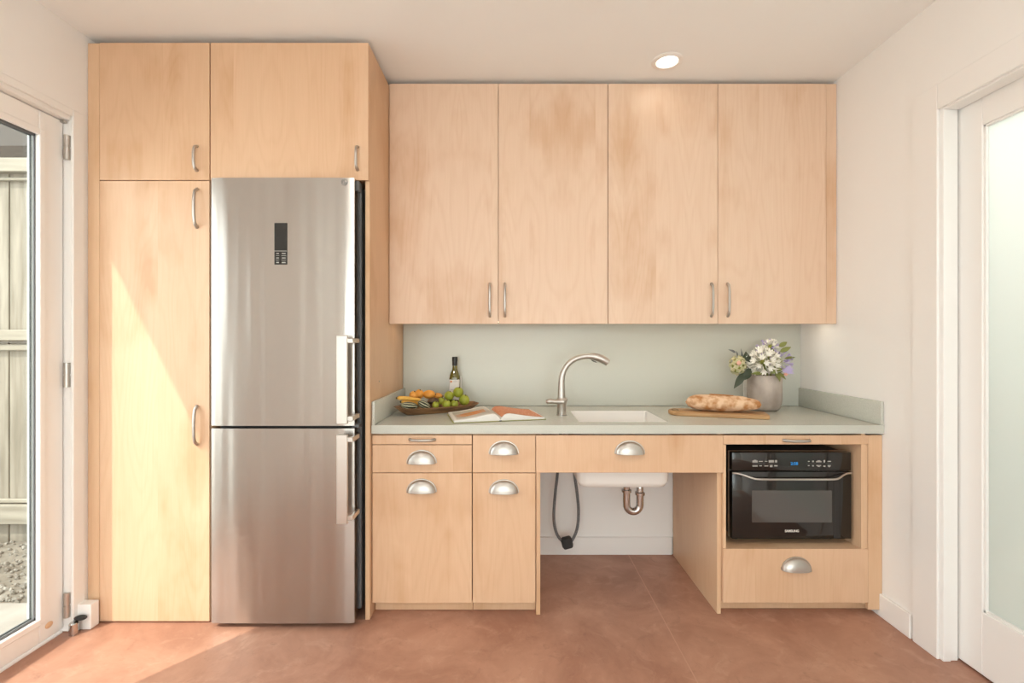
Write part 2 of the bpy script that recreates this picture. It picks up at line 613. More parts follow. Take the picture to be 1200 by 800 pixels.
w2 = thing('added_window_2', 'unseen tall window added along the garden wall for light', 'window', (XL - 0.08, -1.575, 0.12), kind='structure')  # unseen window added for front light and a bright refrigerator reflection
fr = MB()
fr.box(-1.99, -1.90, -1.899, -1.84, 0.121, 2.149)
fr.box(-1.99, -1.90, -1.31, -1.251, 0.121, 2.149)
fr.box(-1.99, -1.90, -1.84, -1.31, 0.121, 0.18)
fr.box(-1.99, -1.90, -1.84, -1.31, 2.09, 2.149)
fr.build('window_frame', 'trim', w2)
bx(-1.95, -1.944, -1.84, -1.31, 0.18, 2.09, bev=0).build('pane', 'glass', w2)

rug = bx(-1.60, 1.40, -2.45, -0.45, 0.0005, 0.012, bev=0.004).build('bounce_rug', plain('cream_bounce', (0.72, 0.70, 0.665), 0.95, var=0.05, vscale=40, bump=0.4, bscale=400))  # unseen rug added to bounce neutral light onto the ceiling
tag(rug, 'unseen cream rug added at the rear to bounce light upward', 'rug')

BH = 0.103
struct('baseboard_back', bx(0.129, 0.932, YB - 0.014, YB, 0, BH, bev=0.003), 'trim', 'white baseboard on the wall under the sink', 'baseboard')
struct('baseboard_right', bx(XR - 0.014, XR, 1.985, 2.205, 0, BH, bev=0.003), 'trim', 'white baseboard between microwave cabinet and frosted door', 'baseboard')
struct('baseboard_left', bx(XL, XL + 0.062, 2.05, 2.094, 0, BH + 0.004, bev=0.003), 'trim', 'short white baseboard block beside the garden door', 'baseboard')

# ------------------------------------------------------------------ glazed garden door
t1 = thing('trim_1', 'white frame around the glazed garden door', 'door frame', (XL, OY1, 0), kind='structure')
bx(-2.00, -1.886, 2.034, OY1 - 0.001, 0, OZ - 0.001, bev=0.004).build('jamb', 'trim', t1)
bx(-2.00, -1.886, OY0 + 0.001, 0.884, 0, OZ - 0.001, bev=0.004).build('jamb', 'trim', t1)
bx(-2.00, -1.886, 0.885, 2.033, 2.185, OZ - 0.001, bev=0.004).build('head', 'trim', t1)
bx(-2.02, -1.920, 0.885, 2.033, -0.004, 0.008, bev=0.003).build('sill', 'trim', t1)
cs = MB()
cs.box(XL - 0.004, XL + 0.006, OY1 - 0.045, OY1 + 0.012, 0, OZ + 0.012, bev=0.003)
cs.box(XL - 0.004, XL + 0.006, OY0 - 0.06, OY0 + 0.02, 0, OZ + 0.012, bev=0.003)
cs.box(XL - 0.004, XL + 0.006, OY0 + 0.02, OY1 - 0.045, OZ - 0.02, OZ + 0.012, bev=0.003)
cs.build('casing', 'trim', t1)

d1 = thing('door_1', 'white framed glass garden door with three satin hinges', 'door', (-1.94, 2.03, 0.015), kind='structure')
DX0, DX1 = -1.967, -1.915
GY0, GY1, GZ0, GZ1 = 1.0, 1.925, 0.115, 2.084
for a in ((GY1, 2.029, 0.018, 2.182), (0.889, GY0, 0.018, 2.182)):
    bx(DX0, DX1, a[0], a[1], a[2], a[3], bev=0.004).build('stile', 'trim', d1)
for a in ((0.018, GZ0), (GZ1, 2.182)):
    bx(DX0, DX1, GY0, GY1, a[0], a[1], bev=0.004).build('rail', 'trim', d1)
g = MB()
for dx0, dx1, e in ((DX1 - 0.006, DX1 + 0.007, 0.022),):
    g.box(dx0, dx1, GY1 - 0.004, GY1 + e, GZ0 - e, GZ1 + e, bev=0.003)
    g.box(dx0, dx1, GY0 - e, GY0 + 0.004, GZ0 - e, GZ1 + e, bev=0.003)
    g.box(dx0, dx1, GY0, GY1, GZ0 - e, GZ0 + 0.004, bev=0.003)
    g.box(dx0, dx1, GY0, GY1, GZ1 - 0.004, GZ1 + e, bev=0.003)
g.build('glazing_bead', 'trim', d1)
g = MB()
for x0, x1 in ((-1.952, -1.946), (-1.936, -1.930)):
    g.box(x0, x1, GY1 - 0.006, GY1, GZ0, GZ1, bev=0)
    g.box(x0, x1, GY0, GY0 + 0.006, GZ0, GZ1, bev=0)
    g.box(x0, x1, GY0, GY1, GZ0, GZ0 + 0.010, bev=0)
    g.box(x0, x1, GY0, GY1, GZ1 - 0.010, GZ1, bev=0)
g.build('glazing_gasket', 'gasket', d1)
bx(-1.944, -1.938, GY0, GY1, GZ0, GZ1, bev=0).build('pane', 'glass', d1)
for z in (2.070, 1.100, 0.118):
    h = MB()
    h.tube([(-1.901, 2.031, z - 0.052), (-1.901, 2.031, z - 0.003)], 0.0125, 14)
    h.tube([(-1.901, 2.031, z + 0.003), (-1.901, 2.031, z + 0.052)], 0.0125, 14)
    h.tube([(-1.901, 2.031, z - 0.004), (-1.901, 2.031, z + 0.004)], 0.010, 14)
    h.build('hinge', 'nickel', d1)
MB().blob((-1.914, 1.965, 0.072), (0.003, 0.017, 0.013)).build('drain_cap', 'maple_edge', d1)
bx(-1.92, -1.897, 2.012, 2.03, 2.172, 2.181, bev=0.001).build('stay_bracket', 'nickel', d1)
hd = MB()
hd.box(-1.915, -1.905, 0.925, 0.965, 0.95, 1.18, bev=0.003)
hd.tube([(-1.905, 0.945, 1.05), (-1.86, 0.945, 1.05), (-1.855, 0.96, 1.05), (-1.855, 1.07, 1.05)], 0.009, 10)
hd.build('lever_handle', 'nickel', d1)

ds = thing('door_stop', 'short chrome door stop with black rubber pad by baseboard block', 'door stop', (-1.862, 2.02, 0))
MB().lathe([(0.017, 0), (0.017, 0.046), (0.014, 0.050)], 18, (-1.862, 2.02, 0)).build('post', 'chrome', ds)
MB().blob((-1.848, 2.036, 0.060), (0.026, 0.016, 0.0095)).build('rubber_pad', 'rubber', ds)

# ------------------------------------------------------------------ frosted sliding door
t2 = thing('trim_2', 'white casing and jamb around the frosted glass door', 'door frame', (XR, RY1, 0), kind='structure')
CP = XR - 0.012
bx(CP, XR, RY1 - 0.005, 1.975, 0, RZ + 0.095, bev=0.002).build('casing', 'trim', t2)
bx(CP, XR, RY0 - 0.11, RY0 + 0.005, 0, RZ + 0.095, bev=0.002).build('casing', 'trim', t2)
bx(CP, XR, RY0 + 0.006, RY1 - 0.006, RZ - 0.005, RZ + 0.095, bev=0.002).build('casing', 'trim', t2)
bx(XR, XR + 0.03, RY1 - 0.020, RY1, 0, RZ, bev=0.002).build('jamb', 'trim', t2)
bx(XR + 0.031, XR + 0.062, RY1 - 0.014, RY1, 0, RZ, bev=0.002).build('jamb', 'trim', t2)
bx(XR, XR + 0.062, RY0 + 0.001, RY0 + 0.015, 0, RZ, bev=0.002).build('jamb', 'trim', t2)
bx(XR, XR + 0.062, RY0 + 0.016, RY1 - 0.021, RZ - 0.012, RZ, bev=0.002).build('head', 'trim', t2)
d2 = thing('door_2', 'white framed sliding door with one frosted glass pane', 'door', (1.76, 1.86, 0), kind='structure')
SX0, SX1 = 1.743, 1.785
FY0, FY1, FZ0, FZ1 = 0.86, 1.762, 0.242, 2.045
bx(SX0, SX1, FY1, 1.862, 0.008, RZ - 0.004, bev=0.002).build('stile', 'trim', d2)
bx(SX0, SX1, 0.745, FY0, 0.008, RZ - 0.004, bev=0.002).build('stile', 'trim', d2)
bx(SX0, SX1, FY0, FY1, 0.008, FZ0, bev=0.002).build('rail', 'trim', d2)
bx(SX0, SX1, FY0, FY1, FZ1, RZ - 0.004, bev=0.002).build('rail', 'trim', d2)
g = MB()
for y0, y1, z0, z1 in ((FY1 - 0.008, FY1, FZ0, FZ1), (FY0, FY0 + 0.008, FZ0, FZ1), (FY0, FY1, FZ0, FZ0 + 0.008), (FY0, FY1, FZ1 - 0.008, FZ1)):
    g.box(SX0 + 0.006, SX0 + 0.018, y0, y1, z0, z1, bev=0.001)
g.build('glazing_bead', 'trim', d2)
bx(SX0 + 0.018, SX0 + 0.024, FY0, FY1, FZ0, FZ1, bev=0).build('pane', 'frost', d2)

# ------------------------------------------------------------------ outside
struct('ground', bx(-14, 14, -14, 14, -0.30, -0.14, bev=0), 'ground', 'pale bare ground around the house', 'ground')
struct('roof', bx(-2.60, XR + 0.25, YR - 0.6, YB + 0.8, 3.275, 3.40, bev=0.01), 'shingle', 'flat roof slab with an overhanging eave above the garden door', 'roof')
w = MB()
w.box(XL - WT - 0.02, XL - WT, YR - WT, -1.91, -0.14, 3.275, bev=0)
w.box(XL - WT - 0.02, XL - WT, -1.24, OY0 - 0.01, -0.14, 3.275, bev=0)
w.box(XL - WT - 0.02, XL - WT, -1.91, -1.24, 2.16, 3.275, bev=0)
w.box(XL - WT - 0.02, XL - WT, OY1 + 0.01, YB + WT, -0.14, 3.275, bev=0)
w.box(XL - WT - 0.02, XL - WT, OY0 - 0.01, OY1 + 0.01, OZ + 0.01, 3.275, bev=0)
w.box(XL - WT, XR + WT, YR - WT - 0.02, YR - WT, ZC, 3.275, bev=0)
struct('wall_exterior', w, 'ext', 'pale painted outside wall of the house', 'wall')
pt = thing('path', 'sunlit concrete path outside the garden door', 'path', (-3.2, 1.0, -0.14), kind='structure')
for i in range(4):
    bx(-5.2, -2.075, 2.30 - 1.2 * (i + 1) + 0.006, 2.30 - 1.2 * i, -0.14, -0.02, bev=0.006).build('paving_slab', 'patio', pt)

# gravel bed between path and fence
nx, ny = 90, 30
gm = MB()
gv = []
for j in range(ny + 1):
    for i in range(nx + 1):
        x = -5.2 + 3.1 * i / nx
        y = 2.305 + 0.535 * j / ny
        zz = -0.035 + 0.085 * min(1, (y - 2.305) / 0.72 * 1.25) + 0.030 * noise.noise((x * 5, y * 5, 1)) + 0.016 * noise.noise((x * 19, y * 19, 4))
        gv.append((x, y, zz))
gf = [(j * (nx + 1) + i, j * (nx + 1) + i + 1, (j + 1) * (nx + 1) + i + 1, (j + 1) * (nx + 1) + i) for j in range(ny) for i in range(nx)]
gm.add(gv, gf)
gb = tag(gm.build('gravel', 'gravel', sharp=60), 'dry dirt and gravel bed in front of the board fence', 'gravel', kind='stuff')
st = MB()
for k in range(900):
    x = random.uniform(-4.2, -2.3)
    y = random.uniform(2.31, 2.83)
    zz = -0.035 + 0.085 * min(1, (y - 2.305) / 0.72 * 1.25) + 0.030 * noise.noise((x * 5, y * 5, 1)) + 0.016 * noise.noise((x * 19, y * 19, 4))
    s = random.uniform(0.004, 0.016)
    st.blob((x, y, zz + s * 0.3), (s * random.uniform(0.8, 1.5), s * random.uniform(0.8, 1.4), s * random.uniform(0.5, 0.9)), 6, 4, rot=(random.random(), random.random(), random.random() * 3))
so = st.build('stones', 'stone', gb, sharp=20)
so['kind'] = 'stuff'

fe = thing('board_fence', 'weathered grey board fence with three rails beyond the garden door', 'fence', (-3.4, 2.92, 0))
FYY = 2.90
x = -5.25
k = 0
while x < -2.12:
    wd = (0.195, 0.21, 0.185, 0.205)[k % 4]
    for z0, z1 in ((-0.06, 1.235), (1.235, 2.275)):
        dy = random.uniform(0, 0.008)
        bx(x, min(x + wd - 0.006, -2.10), FYY + dy, FYY + dy + 0.02, z0 + 0.002, z1 - 0.002, bev=0.003).build('board', 'fence', fe)
    x += wd
    k += 1
for z0, z1, y0 in ((2.262, 2.345, FYY - 0.045), (2.215, 2.235, FYY - 0.022), (1.245, 1.31, FYY - 0.045), (1.185, 1.222, FYY - 0.024), (0.140, 0.255, FYY - 0.045), (0.262, 0.285, FYY - 0.024)):
    bx(-5.25, -2.10, y0, FYY - 0.0005, z0, z1, bev=0.004).build('rail', 'fence_rail', fe)
for xx in (-4.9, -2.35):
    bx(xx, xx + 0.09, FYY + 0.03, FYY + 0.12, -0.14, 2.26, bev=0.004).build('post', 'fence_rail', fe)

nb = thing('neighbour_building', 'dark roofed building rising behind the board fence', 'building', (-5.0, 6.0, -0.14))
bx(-9, -1.5, 5.4, 8.5, -0.14, 3.3, bev=0.01).build('wall', 'stucco', nb)
rf = MB()
rf.add([(-9.3, 4.9, 3.13), (-1.2, 4.9, 3.13), (-1.2, 6.95, 4.33), (-9.3, 6.95, 4.33), (-9.3, 9.0, 3.13), (-1.2, 9.0, 3.13),
        (-9.3, 4.9, 3.25), (-1.2, 4.9, 3.25), (-1.2, 6.95, 4.45), (-9.3, 6.95, 4.45), (-9.3, 9.0, 3.25), (-1.2, 9.0, 3.25)],
       [(0, 3, 2, 1), (3, 4, 5, 2), (6, 7, 8, 9), (9, 8, 11, 10), (0, 1, 7, 6), (5, 4, 10, 11), (1, 2, 8, 7), (2, 5, 11, 8), (3, 0, 6, 9), (4, 3, 9, 10)])
rf.build('roof', 'shingle', nb)
# unseen board screen added beyond the frosted door to darken its lower glass
fe2 = thing('side_shade_screen', 'unseen grey board screen added to shade the lower frosted glass', 'fence', (2.9, 1.2, -0.14))
for k in range(26):
    y = -1.6 + k * 0.2
    bx(2.90, 2.92, y, y + 0.194, -0.14, 1.85, bev=0.002).build('board', 'fence', fe2)
for z in (0.2, 1.2):
    bx(2.921, 2.97, -1.6, 3.59, z, z + 0.09, bev=0.003).build('rail', 'fence_rail', fe2)


# ------------------------------------------------------------------ hardware
def bow_handle(parent, x, z, ln, yf, axis='Z', mat='nickel'):
    m = MB()
    n = 15
    P = []
    Rr = []
    for i in range(n):
        t = -1 + 2 * i / (n - 1)
        out = 0.025 * (1 - abs(t) ** 5) ** 0.6 if abs(t) < 1 else 0.0
        s = t * ln / 2 * (0.94 + 0.06 * (1 - abs(t)))
        o = yf - out * (0.82 + 0.18 * (1 - t * t)) - 0.0005
        P.append((x, o, z + s) if axis == 'Z' else (x + s, o, z))
        Rr.append(0.0062 + 0.0010 * (abs(t) > 0.85))
    m.tube(P, Rr, 10)
    return m.build('handle', mat, parent)


def cup_pull(parent, x, zb, yf, a=0.065, h=0.055, d=0.028):
    m = MB()
    nu, nv = 22, 9
    for s, th in ((1.0, 0.0), (0.94, 0.0)):
        vs_, fs_ = [], []
        for i in range(nu + 1):
            u = PI * i / nu
            for j in range(nv + 1):
                v = (PI / 2) * j / nv
                # u sweeps left to right around the arch, v from the flange to the front lip
                px_ = a * s * math.cos(u) * math.cos(v * 0.0 + 0)
                rx, rz, ry = a * s, h * s, d * s
                k_ = math.sin(u)
                X_ = rx * math.cos(u)
                Z_ = rz * k_ * math.cos(v)
                Y_ = ry * k_ ** 0.8 * math.sin(v)
                vs_.append((x + X_, yf - 0.003 - Y_, zb + Z_))
        for i in range(nu):
            for j in range(nv):
                b = i * (nv + 1) + j
                fs_.append((b, b + nv + 1, b + nv + 2, b + 1))
        m.add(vs_, fs_)
    # flange arch against the front
    ring0 = [(x + a * 1.06 * math.cos(PI * i / nu), yf - 0.0005, zb + h * 1.07 * math.sin(PI * i / nu)) for i in range(nu + 1)]
    ring1 = [(x + a * 1.05 * math.cos(PI * i / nu), yf - 0.0042, zb + h * 1.06 * math.sin(PI * i / nu)) for i in range(nu + 1)]
    ring2 = [(x + a * 0.95 * math.cos(PI * i / nu), yf - 0.0046, zb + h * 0.95 * math.sin(PI * i / nu)) for i in range(nu + 1)]
    n = nu + 1
    m.add(ring0 + ring1 + ring2, [(i, i + 1, n + i + 1, n + i) for i in range(nu)] + [(n + i, n + i + 1, 2 * n + i + 1, 2 * n + i) for i in range(nu)])
    lip = [(x + a * math.cos(PI * i / nu), yf - 0.003 - d * max(0.0, math.sin(PI * i / nu)) ** 0.8, zb) for i in range(nu + 1)]
    m.tube(lip, 0.0018, 6)
    return m.build('cup_pull', 'nickel', parent, sharp=60)


def front(name, x0, x1, z0, z1, yf, parent, th=0.019, mat='maple'):
    return bx(x0, x1, yf, yf + th, z0, z1, bev=0.001).build(name, mat, parent)


def carcass(m, x0, x1, y0, y1, z0, z1, t=0.018, shelf=()):
    m.box(x0, x0 + t, y0, y1, z0, z1, bev=0.0005)
    m.box(x1 - t, x1, y0, y1, z0, z1, bev=0.0005)
    m.box(x0 + t, x1 - t, y0, y1, z0, z0 + t, bev=0.0005)
    m.box(x0 + t, x1 - t, y0, y1, z1 - t, z1, bev=0.0005)
    m.box(x0 + t, x1 - t, y1 - 0.008, y1, z0 + t, z1 - t, bev=0)
    return m


# ------------------------------------------------------------------ tall pantry and over-fridge cabinet
TF = 2.10
pc = thing('pantry_cabinet', 'tall maple pantry cabinet in the corner by the glass door', 'cabinet', (-1.58, TF, 0))
carcass(MB(), -1.823, -1.336, TF + 0.021, YB - 0.002, 0.002, 2.562).build('body', 'maple_edge', pc)
bx(-1.878, -1.826, TF + 0.004, TF + 0.024, 0.002, 2.562, bev=0.001).build('filler_strip', 'maple_edge', pc)
o = front('upper_door', -1.822, -1.3372, 1.9555, 2.562, TF, pc)
bow_handle(o, -1.391, 2.05, 0.115, TF)
o = front('lower_door', -1.822, -1.3372, 0.007, 1.952, TF, pc)
bow_handle(o, -1.39, 1.83, 0.182, TF)
bow_handle(o, -1.39, 0.873, 0.182, TF)

oc = thing('over_fridge_cabinet', 'maple cabinet above the refrigerator with full height end panel', 'cabinet', (-0.985, TF, 0))
carcass(MB(), -1.3345, -0.6560, TF + 0.021, YB - 0.002, 1.962, 2.562).build('body', 'maple_edge', oc)
o = front('door', -1.3320, -0.6350, 1.9555, 2.562, TF, oc)
bow_handle(o, -0.682, 2.05, 0.11, TF)
bx(-0.6545, -0.6345, TF + 0.020, YB - 0.002, 0.001, 2.562, bev=0.001).build('side_panel', 'maple_edge', oc)
MB().tube([(-0.6345, 2.27, 1.052), (-0.6325, 2.27, 1.052)], 0.004, 10).build('screw_cap', 'nickel', oc)

# ------------------------------------------------------------------ refrigerator
rf = thing('refrigerator', 'stainless steel two door refrigerator with bottom freezer', 'refrigerator', (-0.992, 2.3, 0))
FX0, FX1, FF = -1.303, -0.683, 2.055


def fridge_door(name, z0, z1):
    n = 24
    pts = []
    for i in range(n + 1):
        t = -1 + 2 * i / n
        pts.append((FX0 + (FX1 - FX0) * i / n, FF + 0.003 * t * t + 0.0025 * max(0, abs(t) - 0.97) / 0.03))
    pts += [(FX1, FF + 0.055), (FX0, FF + 0.055)]
    return MB().prism(pts, z0, z1).build(name, 'steel', rf)


ud = fridge_door('upper_door', 0.878, 1.951)
ld = fridge_door('lower_door', 0.024, 0.866)
m = MB()
m.box(FX0 + 0.012, FX1 - 0.012, FF + 0.055, FF + 0.072, 0.04, 1.94, bev=0)
m.build('gasket', 'dark', rf)
bx(FX0, FX1, FF + 0.072, 2.70, 0.045, 1.945, bev=0.004).build('body', 'grey_side', rf)
bx(FX1 - 0.004, FX1 + 0.010, FF + 0.068, FF + 0.095, 0.05, 1.93, bev=0.002).build('side_trim', 'gasket', rf)
bx(FX1 - 0.02, FX1 + 0.012, FF + 0.03, FF + 0.07, 1.905, 1.948, bev=0.003).build('hinge', 'gasket', rf)
bx(FX1 - 0.02, FX1 + 0.012, FF + 0.03, FF + 0.07, 0.864, 0.880, bev=0.002).build('hinge', 'gasket', rf)
bx(FX0 + 0.02, FX1 - 0.02, FF + 0.06, FF + 0.09, 0.003, 0.04, bev=0.002).build('kick_plate', 'dark', rf)
for xx in (FX0 + 0.06, FX1 - 0.06):
    MB().lathe([(0.02, 0), (0.02, 0.04)], 12, (xx, 2.6, 0.001)).build('foot', 'dark', rf)


def fridge_handle(parent, z0, z1, flip):
    m = MB()
    m.box(-0.735, -0.690, 1.990, 2.004, z0, z1, bev=0.002)
    for zc, hh in ((z1 - 0.022, 0.020), (z0 + 0.022, 0.020)):
        m.box(-0.692, -0.668, 1.996, 2.012, zc - hh / 2, zc + hh / 2, bev=0.002)
        m.box(-0.682, -0.668, 2.010, 2.085, zc - hh / 2, zc + hh / 2, bev=0.002)
    return m.build('handle', 'steel_bar', parent)


fridge_handle(ud, 0.897, 1.268, 0)
fridge_handle(ld, 0.478, 0.852, 1)
# display
P = at(329, 285.5, FF - 0.001)
dp = bx(P.x - 0.028, P.x + 0.028, FF - 0.0015, FF + 0.003, P.z - 0.090, P.z + 0.090, bev=0.001).build('display', 'black_gloss', ud)
m = MB()
m.box(P.x - 0.0275, P.x + 0.0275, FF - 0.0022, FF - 0.0014, P.z - 0.0325, P.z - 0.0305, bev=0)
for r_ in range(5):
    for c_ in range(2):
        wdt = 0.008 if r_ % 2 == 0 else 0.010
        cx = P.x - 0.013 + 0.027 * c_
        cz = P.z - 0.042 - r_ * 0.0098
        m.box(cx - wdt * (0.7 + 0.4 * c_), cx + wdt * (0.7 + 0.2 * c_), FF - 0.0022, FF - 0.0014, cz - (0.0022 if r_ % 2 == 0 else 0.0008), cz + (0.0022 if r_ % 2 == 0 else 0.0008), bev=0)
m.build('display_marks', 'mark', dp)['kind'] = 'stuff'
# round maker's badge on the door
Lc = at(404, 213.8, FF + 0.006)
m = MB()
fy = FF + 0.0015


def arc(m, c, r0, r1, a0, a1, y, n=24, th=0.0012):
    vs_, fs_ = [], []
    for i in range(n + 1):
        a = math.radians(a0 + (a1 - a0) * i / n)
        for r in (r0, r1):
            for yy in (y, y + th):
                vs_.append((c.x + r * math.cos(a), yy, c.z + r * math.sin(a)))
    for i in range(n):
        b = i * 4
        fs_ += [(b, b + 2, b + 6, b + 4), (b + 1, b + 5, b + 7, b + 3), (b, b + 4, b + 5, b + 1), (b + 2, b + 3, b + 7, b + 6)]
    m.add(vs_, fs_)


arc(m, Lc, 0.0125, 0.0140, 0, 360, fy - 0.001)
arc(m, Lc, 0.0080, 0.0095, 85, 360, fy - 0.001)
m.box(Lc.x + 0.002, Lc.x + 0.009, fy - 0.001, fy + 0.0005, Lc.z - 0.0008, Lc.z + 0.0008, bev=0)
m.box(Lc.x - 0.001, Lc.x + 0.0006, fy - 0.001, fy + 0.0005, Lc.z - 0.004, Lc.z + 0.005, bev=0)
m.box(Lc.x - 0.001, Lc.x + 0.003, fy - 0.001, fy + 0.0005, Lc.z - 0.005, Lc.z - 0.0035, bev=0)
m.build('badge', 'grey_side', ud)

# ------------------------------------------------------------------ wall cabinets
UF, UZ0, UZ1 = 2.449, 1.332, 2.569
specs = (('tall two-door maple wall cabinet beside the refrigerator end panel', (-0.632, -0.0705, 0.4935), (-0.114, -0.0365)),
         ('tall two-door maple wall cabinet above the bread and flowers', (0.4955, 1.0605, 1.6195), (1.0265, 1.110)))
for i, (lab, xs, hx) in enumerate(specs):
    wc = thing('wall_cabinet', lab, 'cabinet', ((xs[0] + xs[2]) / 2, UF, UZ0), group='maple wall cabinets over the counter')
    xr = xs[2] if i == 0 else 1.6735
    carcass(MB(), xs[0], xr, UF + 0.021, YB - 0.002, UZ0 + 0.028, UZ1).build('body', 'maple_pale_edge', wc)
    for k in range(2):
        o = front('door', xs[k] + (0.0012 if k else 0), xs[k + 1] - 0.0012, UZ0, UZ1, UF, wc, mat='maple_pale')
        bow_handle(o, hx[k], 1.455, 0.180, UF)
    if i == 1:
        bx(1.6205, 1.6735, UF + 0.002, UF + 0.020, UZ0, UZ1, bev=0.001).build('filler_strip', 'maple_pale_edge', wc)
    ul = thing('under_cabinet_light', ('slim lamp under the wall cabinet nearest the refrigerator', 'slim lamp under the wall cabinet nearest the frosted door')[i], 'lamp',
               ((xs[0] + xs[2]) / 2, 2.54, UZ0 + 0.014), group='slim lamps under the wall cabinets')
    xa, xb = xs[0] + 0.03, xr - 0.03
    bx(xa, xb, 2.515, 2.555, UZ0 + 0.014, UZ0 + 0.0275, bev=0.001).build('housing', 'trim', ul)
    bx(xa + 0.005, xb - 0.005, 2.520, 2.550, UZ0 + 0.0125, UZ0 + 0.0138, bev=0).build('lens', 'led', ul)

# ------------------------------------------------------------------ base cabinets
BF = 2.147
CT, CB = 0.866, 0.828
b1 = thing('base_cabinet', 'maple base cabinet with pull-out board, wide drawer and door beside refrigerator', 'cabinet', (-0.405, BF, 0))
carcass(MB(), -0.632, -0.1815, BF + 0.021, YB - 0.002, 0.058, CB - 0.002).build('body', 'maple_edge', b1)
o = front('pullout_board', -0.631, -0.1815, 0.7775, 0.819, BF, b1)
bow_handle(o, -0.405, 0.800, 0.122, BF, 'X')
o = front('drawer', -0.631, -0.1815, 0.6505, 0.7745, BF, b1)
cup_pull(o, -0.408, 0.695, BF)
o = front('door', -0.631, -0.1815, 0.062, 0.6475, BF, b1)
cup_pull(o, -0.408, 0.565, BF)
bx(-0.632, -0.1815, 2.200, 2.218, 0.001, 0.057, bev=0.001).build('toe_kick', 'maple_edge', b1)

b2 = thing('narrow_base_cabinet', 'narrow maple base cabinet with one drawer and door beside the open sink space', 'cabinet', (-0.035, BF, 0))
carcass(MB(), -0.1795, 0.1085, BF + 0.021, YB - 0.002, 0.058, CB - 0.002).build('body', 'maple_edge', b2)
o = front('drawer', -0.1775, 0.1055, 0.6505, 0.819, BF, b2)
cup_pull(o, -0.037, 0.737, BF)
o = front('door', -0.1775, 0.1055, 0.062, 0.6475, BF, b2)
cup_pull(o, -0.037, 0.562, BF)
bx(-0.1795, 0.1085, 2.200, 2.218, 0.001, 0.057, bev=0.001).build('toe_kick', 'maple_edge', b2)
bx(0.1095, 0.1285, BF + 0.012, YB - 0.002, 0.001, 0.6475, bev=0.001).build('side_panel', 'maple_edge', b2)

b3 = thing('sink_apron', 'maple apron drawer front spanning the open knee space under the sink', 'cabinet', (0.53, BF, 0.65))
o = front('apron_front', 0.1085, 0.9525, 0.6505, 0.819, BF - 0.002, b3)
cup_pull(o, 0.531, 0.738, BF - 0.002)
bx(0.1095, 0.1285, BF + 0.020, YB - 0.002, 0.6505, CB - 0.002, bev=0.001).build('bracket', 'maple_edge', b3)

b4 = thing('microwave_cabinet', 'maple base cabinet with open microwave niche and one deep drawer', 'cabinet', (1.30, BF, 0))
m = MB()
m.box(0.9525, 0.9680, BF + 0.021, YB - 0.002, 0.058, CB - 0.002, bev=0.0005)
m.box(1.578, 1.596, BF + 0.001, YB - 0.002, 0.058, CB - 0.002, bev=0.0005)
m.box(0.9685, 1.5775, BF + 0.006, YB - 0.002, 0.288, 0.304, bev=0.0005)
m.box(0.9685, 1.5775, BF + 0.021, YB - 0.002, 0.780, 0.795, bev=0.0005)
m.box(0.9685, 1.5775, BF + 0.021, YB - 0.002, 0.058, 0.074, bev=0.0005)
m.box(0.9685, 1.5775, YB - 0.012, YB - 0.002, 0.305, 0.779, bev=0)
m.build('body', 'maple_edge', b4)
bx(0.9345, 0.9520, BF + 0.019, YB - 0.016, 0.001, CB - 0.002, bev=0.001).build('side_panel', 'maple_edge', b4)
bx(0.9550, 0.9680, BF + 0.003, BF + 0.020, 0.3065, 0.7755, bev=0.0005).build('stile', 'maple_edge', b4)
o = front('pullout_board', 0.9545, 1.6085, 0.7775, 0.819, BF, b4)
bow_handle(o, 1.284, 0.797, 0.125, BF, 'X')
bx(1.597, 1.6080, BF + 0.003, BF + 0.020, 0.3065, 0.7755, bev=0.0005).build('stile', 'maple_edge', b4)
o = front('drawer', 0.9545, 1.6085, 0.062, 0.3055, BF, b4)
cup_pull(o, 1.283, 0.213, BF)
bx(1.6100, 1.6735, BF + 0.002, BF + 0.020, 0.030, 0.819, bev=0.001).build('filler_strip', 'maple_edge', b4)
bx(0.9525, 1.6735, 2.212, 2.230, 0.001, 0.057, bev=0.001).build('toe_kick', 'maple_edge', b4)

# ------------------------------------------------------------------ countertop, splashes, sink
CF = 2.137
CX0, CX1, CY1 = -0.632, 1.6735, 2.7545
HX0, HX1, HY0, HY1 = 0.312, 0.733, 2.218, 2.577


def rrect(x0, x1, y0, y1, r, z, n=5):
    P = []
    for cx, cy, a0 in ((x1 - r, y1 - r, 0), (x0 + r, y1 - r, 90), (x0 + r, y0 + r, 180), (x1 - r, y0 + r, 270)):
        for i in range(n + 1):
            a = math.radians(a0 + 90 * i / n)
            P.append((cx + r * math.cos(a), cy + r * math.sin(a), z))
    return P


ct = thing('countertop', 'pale seafoam green quartz countertop with low side splashes', 'countertop', (0.52, CF, CB))
m = MB()
bm = bmesh.new()
ou = [(CX0, CF), (CX1, CF), (CX1, CY1), (CX0, CY1)]
inn = [(HX0, HY0), (HX1, HY0), (HX1, HY1), (HX0, HY1)]
vv = {}
for nm, pts in (('o', ou), ('i', inn)):
    for lv, z in (('t', CT), ('b', CB)):
        vv[nm + lv] = [bm.verts.new((x, y, z)) for x, y in pts]
for i in range(4):
    j = (i + 1) % 4
    bm.faces.new((vv['ot'][i], vv['ot'][j], vv['it'][j], vv['it'][i]))
    bm.faces.new((vv['ob'][j], vv['ob'][i], vv['ib'][i], vv['ib'][j]))
    bm.faces.new((vv['ot'][j], vv['ot'][i], vv['ob'][i], vv['ob'][j]))
    bm.faces.new((vv['it'][i], vv['it'][j], vv['ib'][j], vv['ib'][i]))
sharp_e = [e for e in bm.edges if e.is_manifold and abs(e.calc_face_angle(0)) > 1.0]
bmesh.ops.bevel(bm, geom=sharp_e, offset=0.003, segments=2, profile=0.5, affect='EDGES')
m.bm(bm)
m.build('slab', 'quartz', ct)
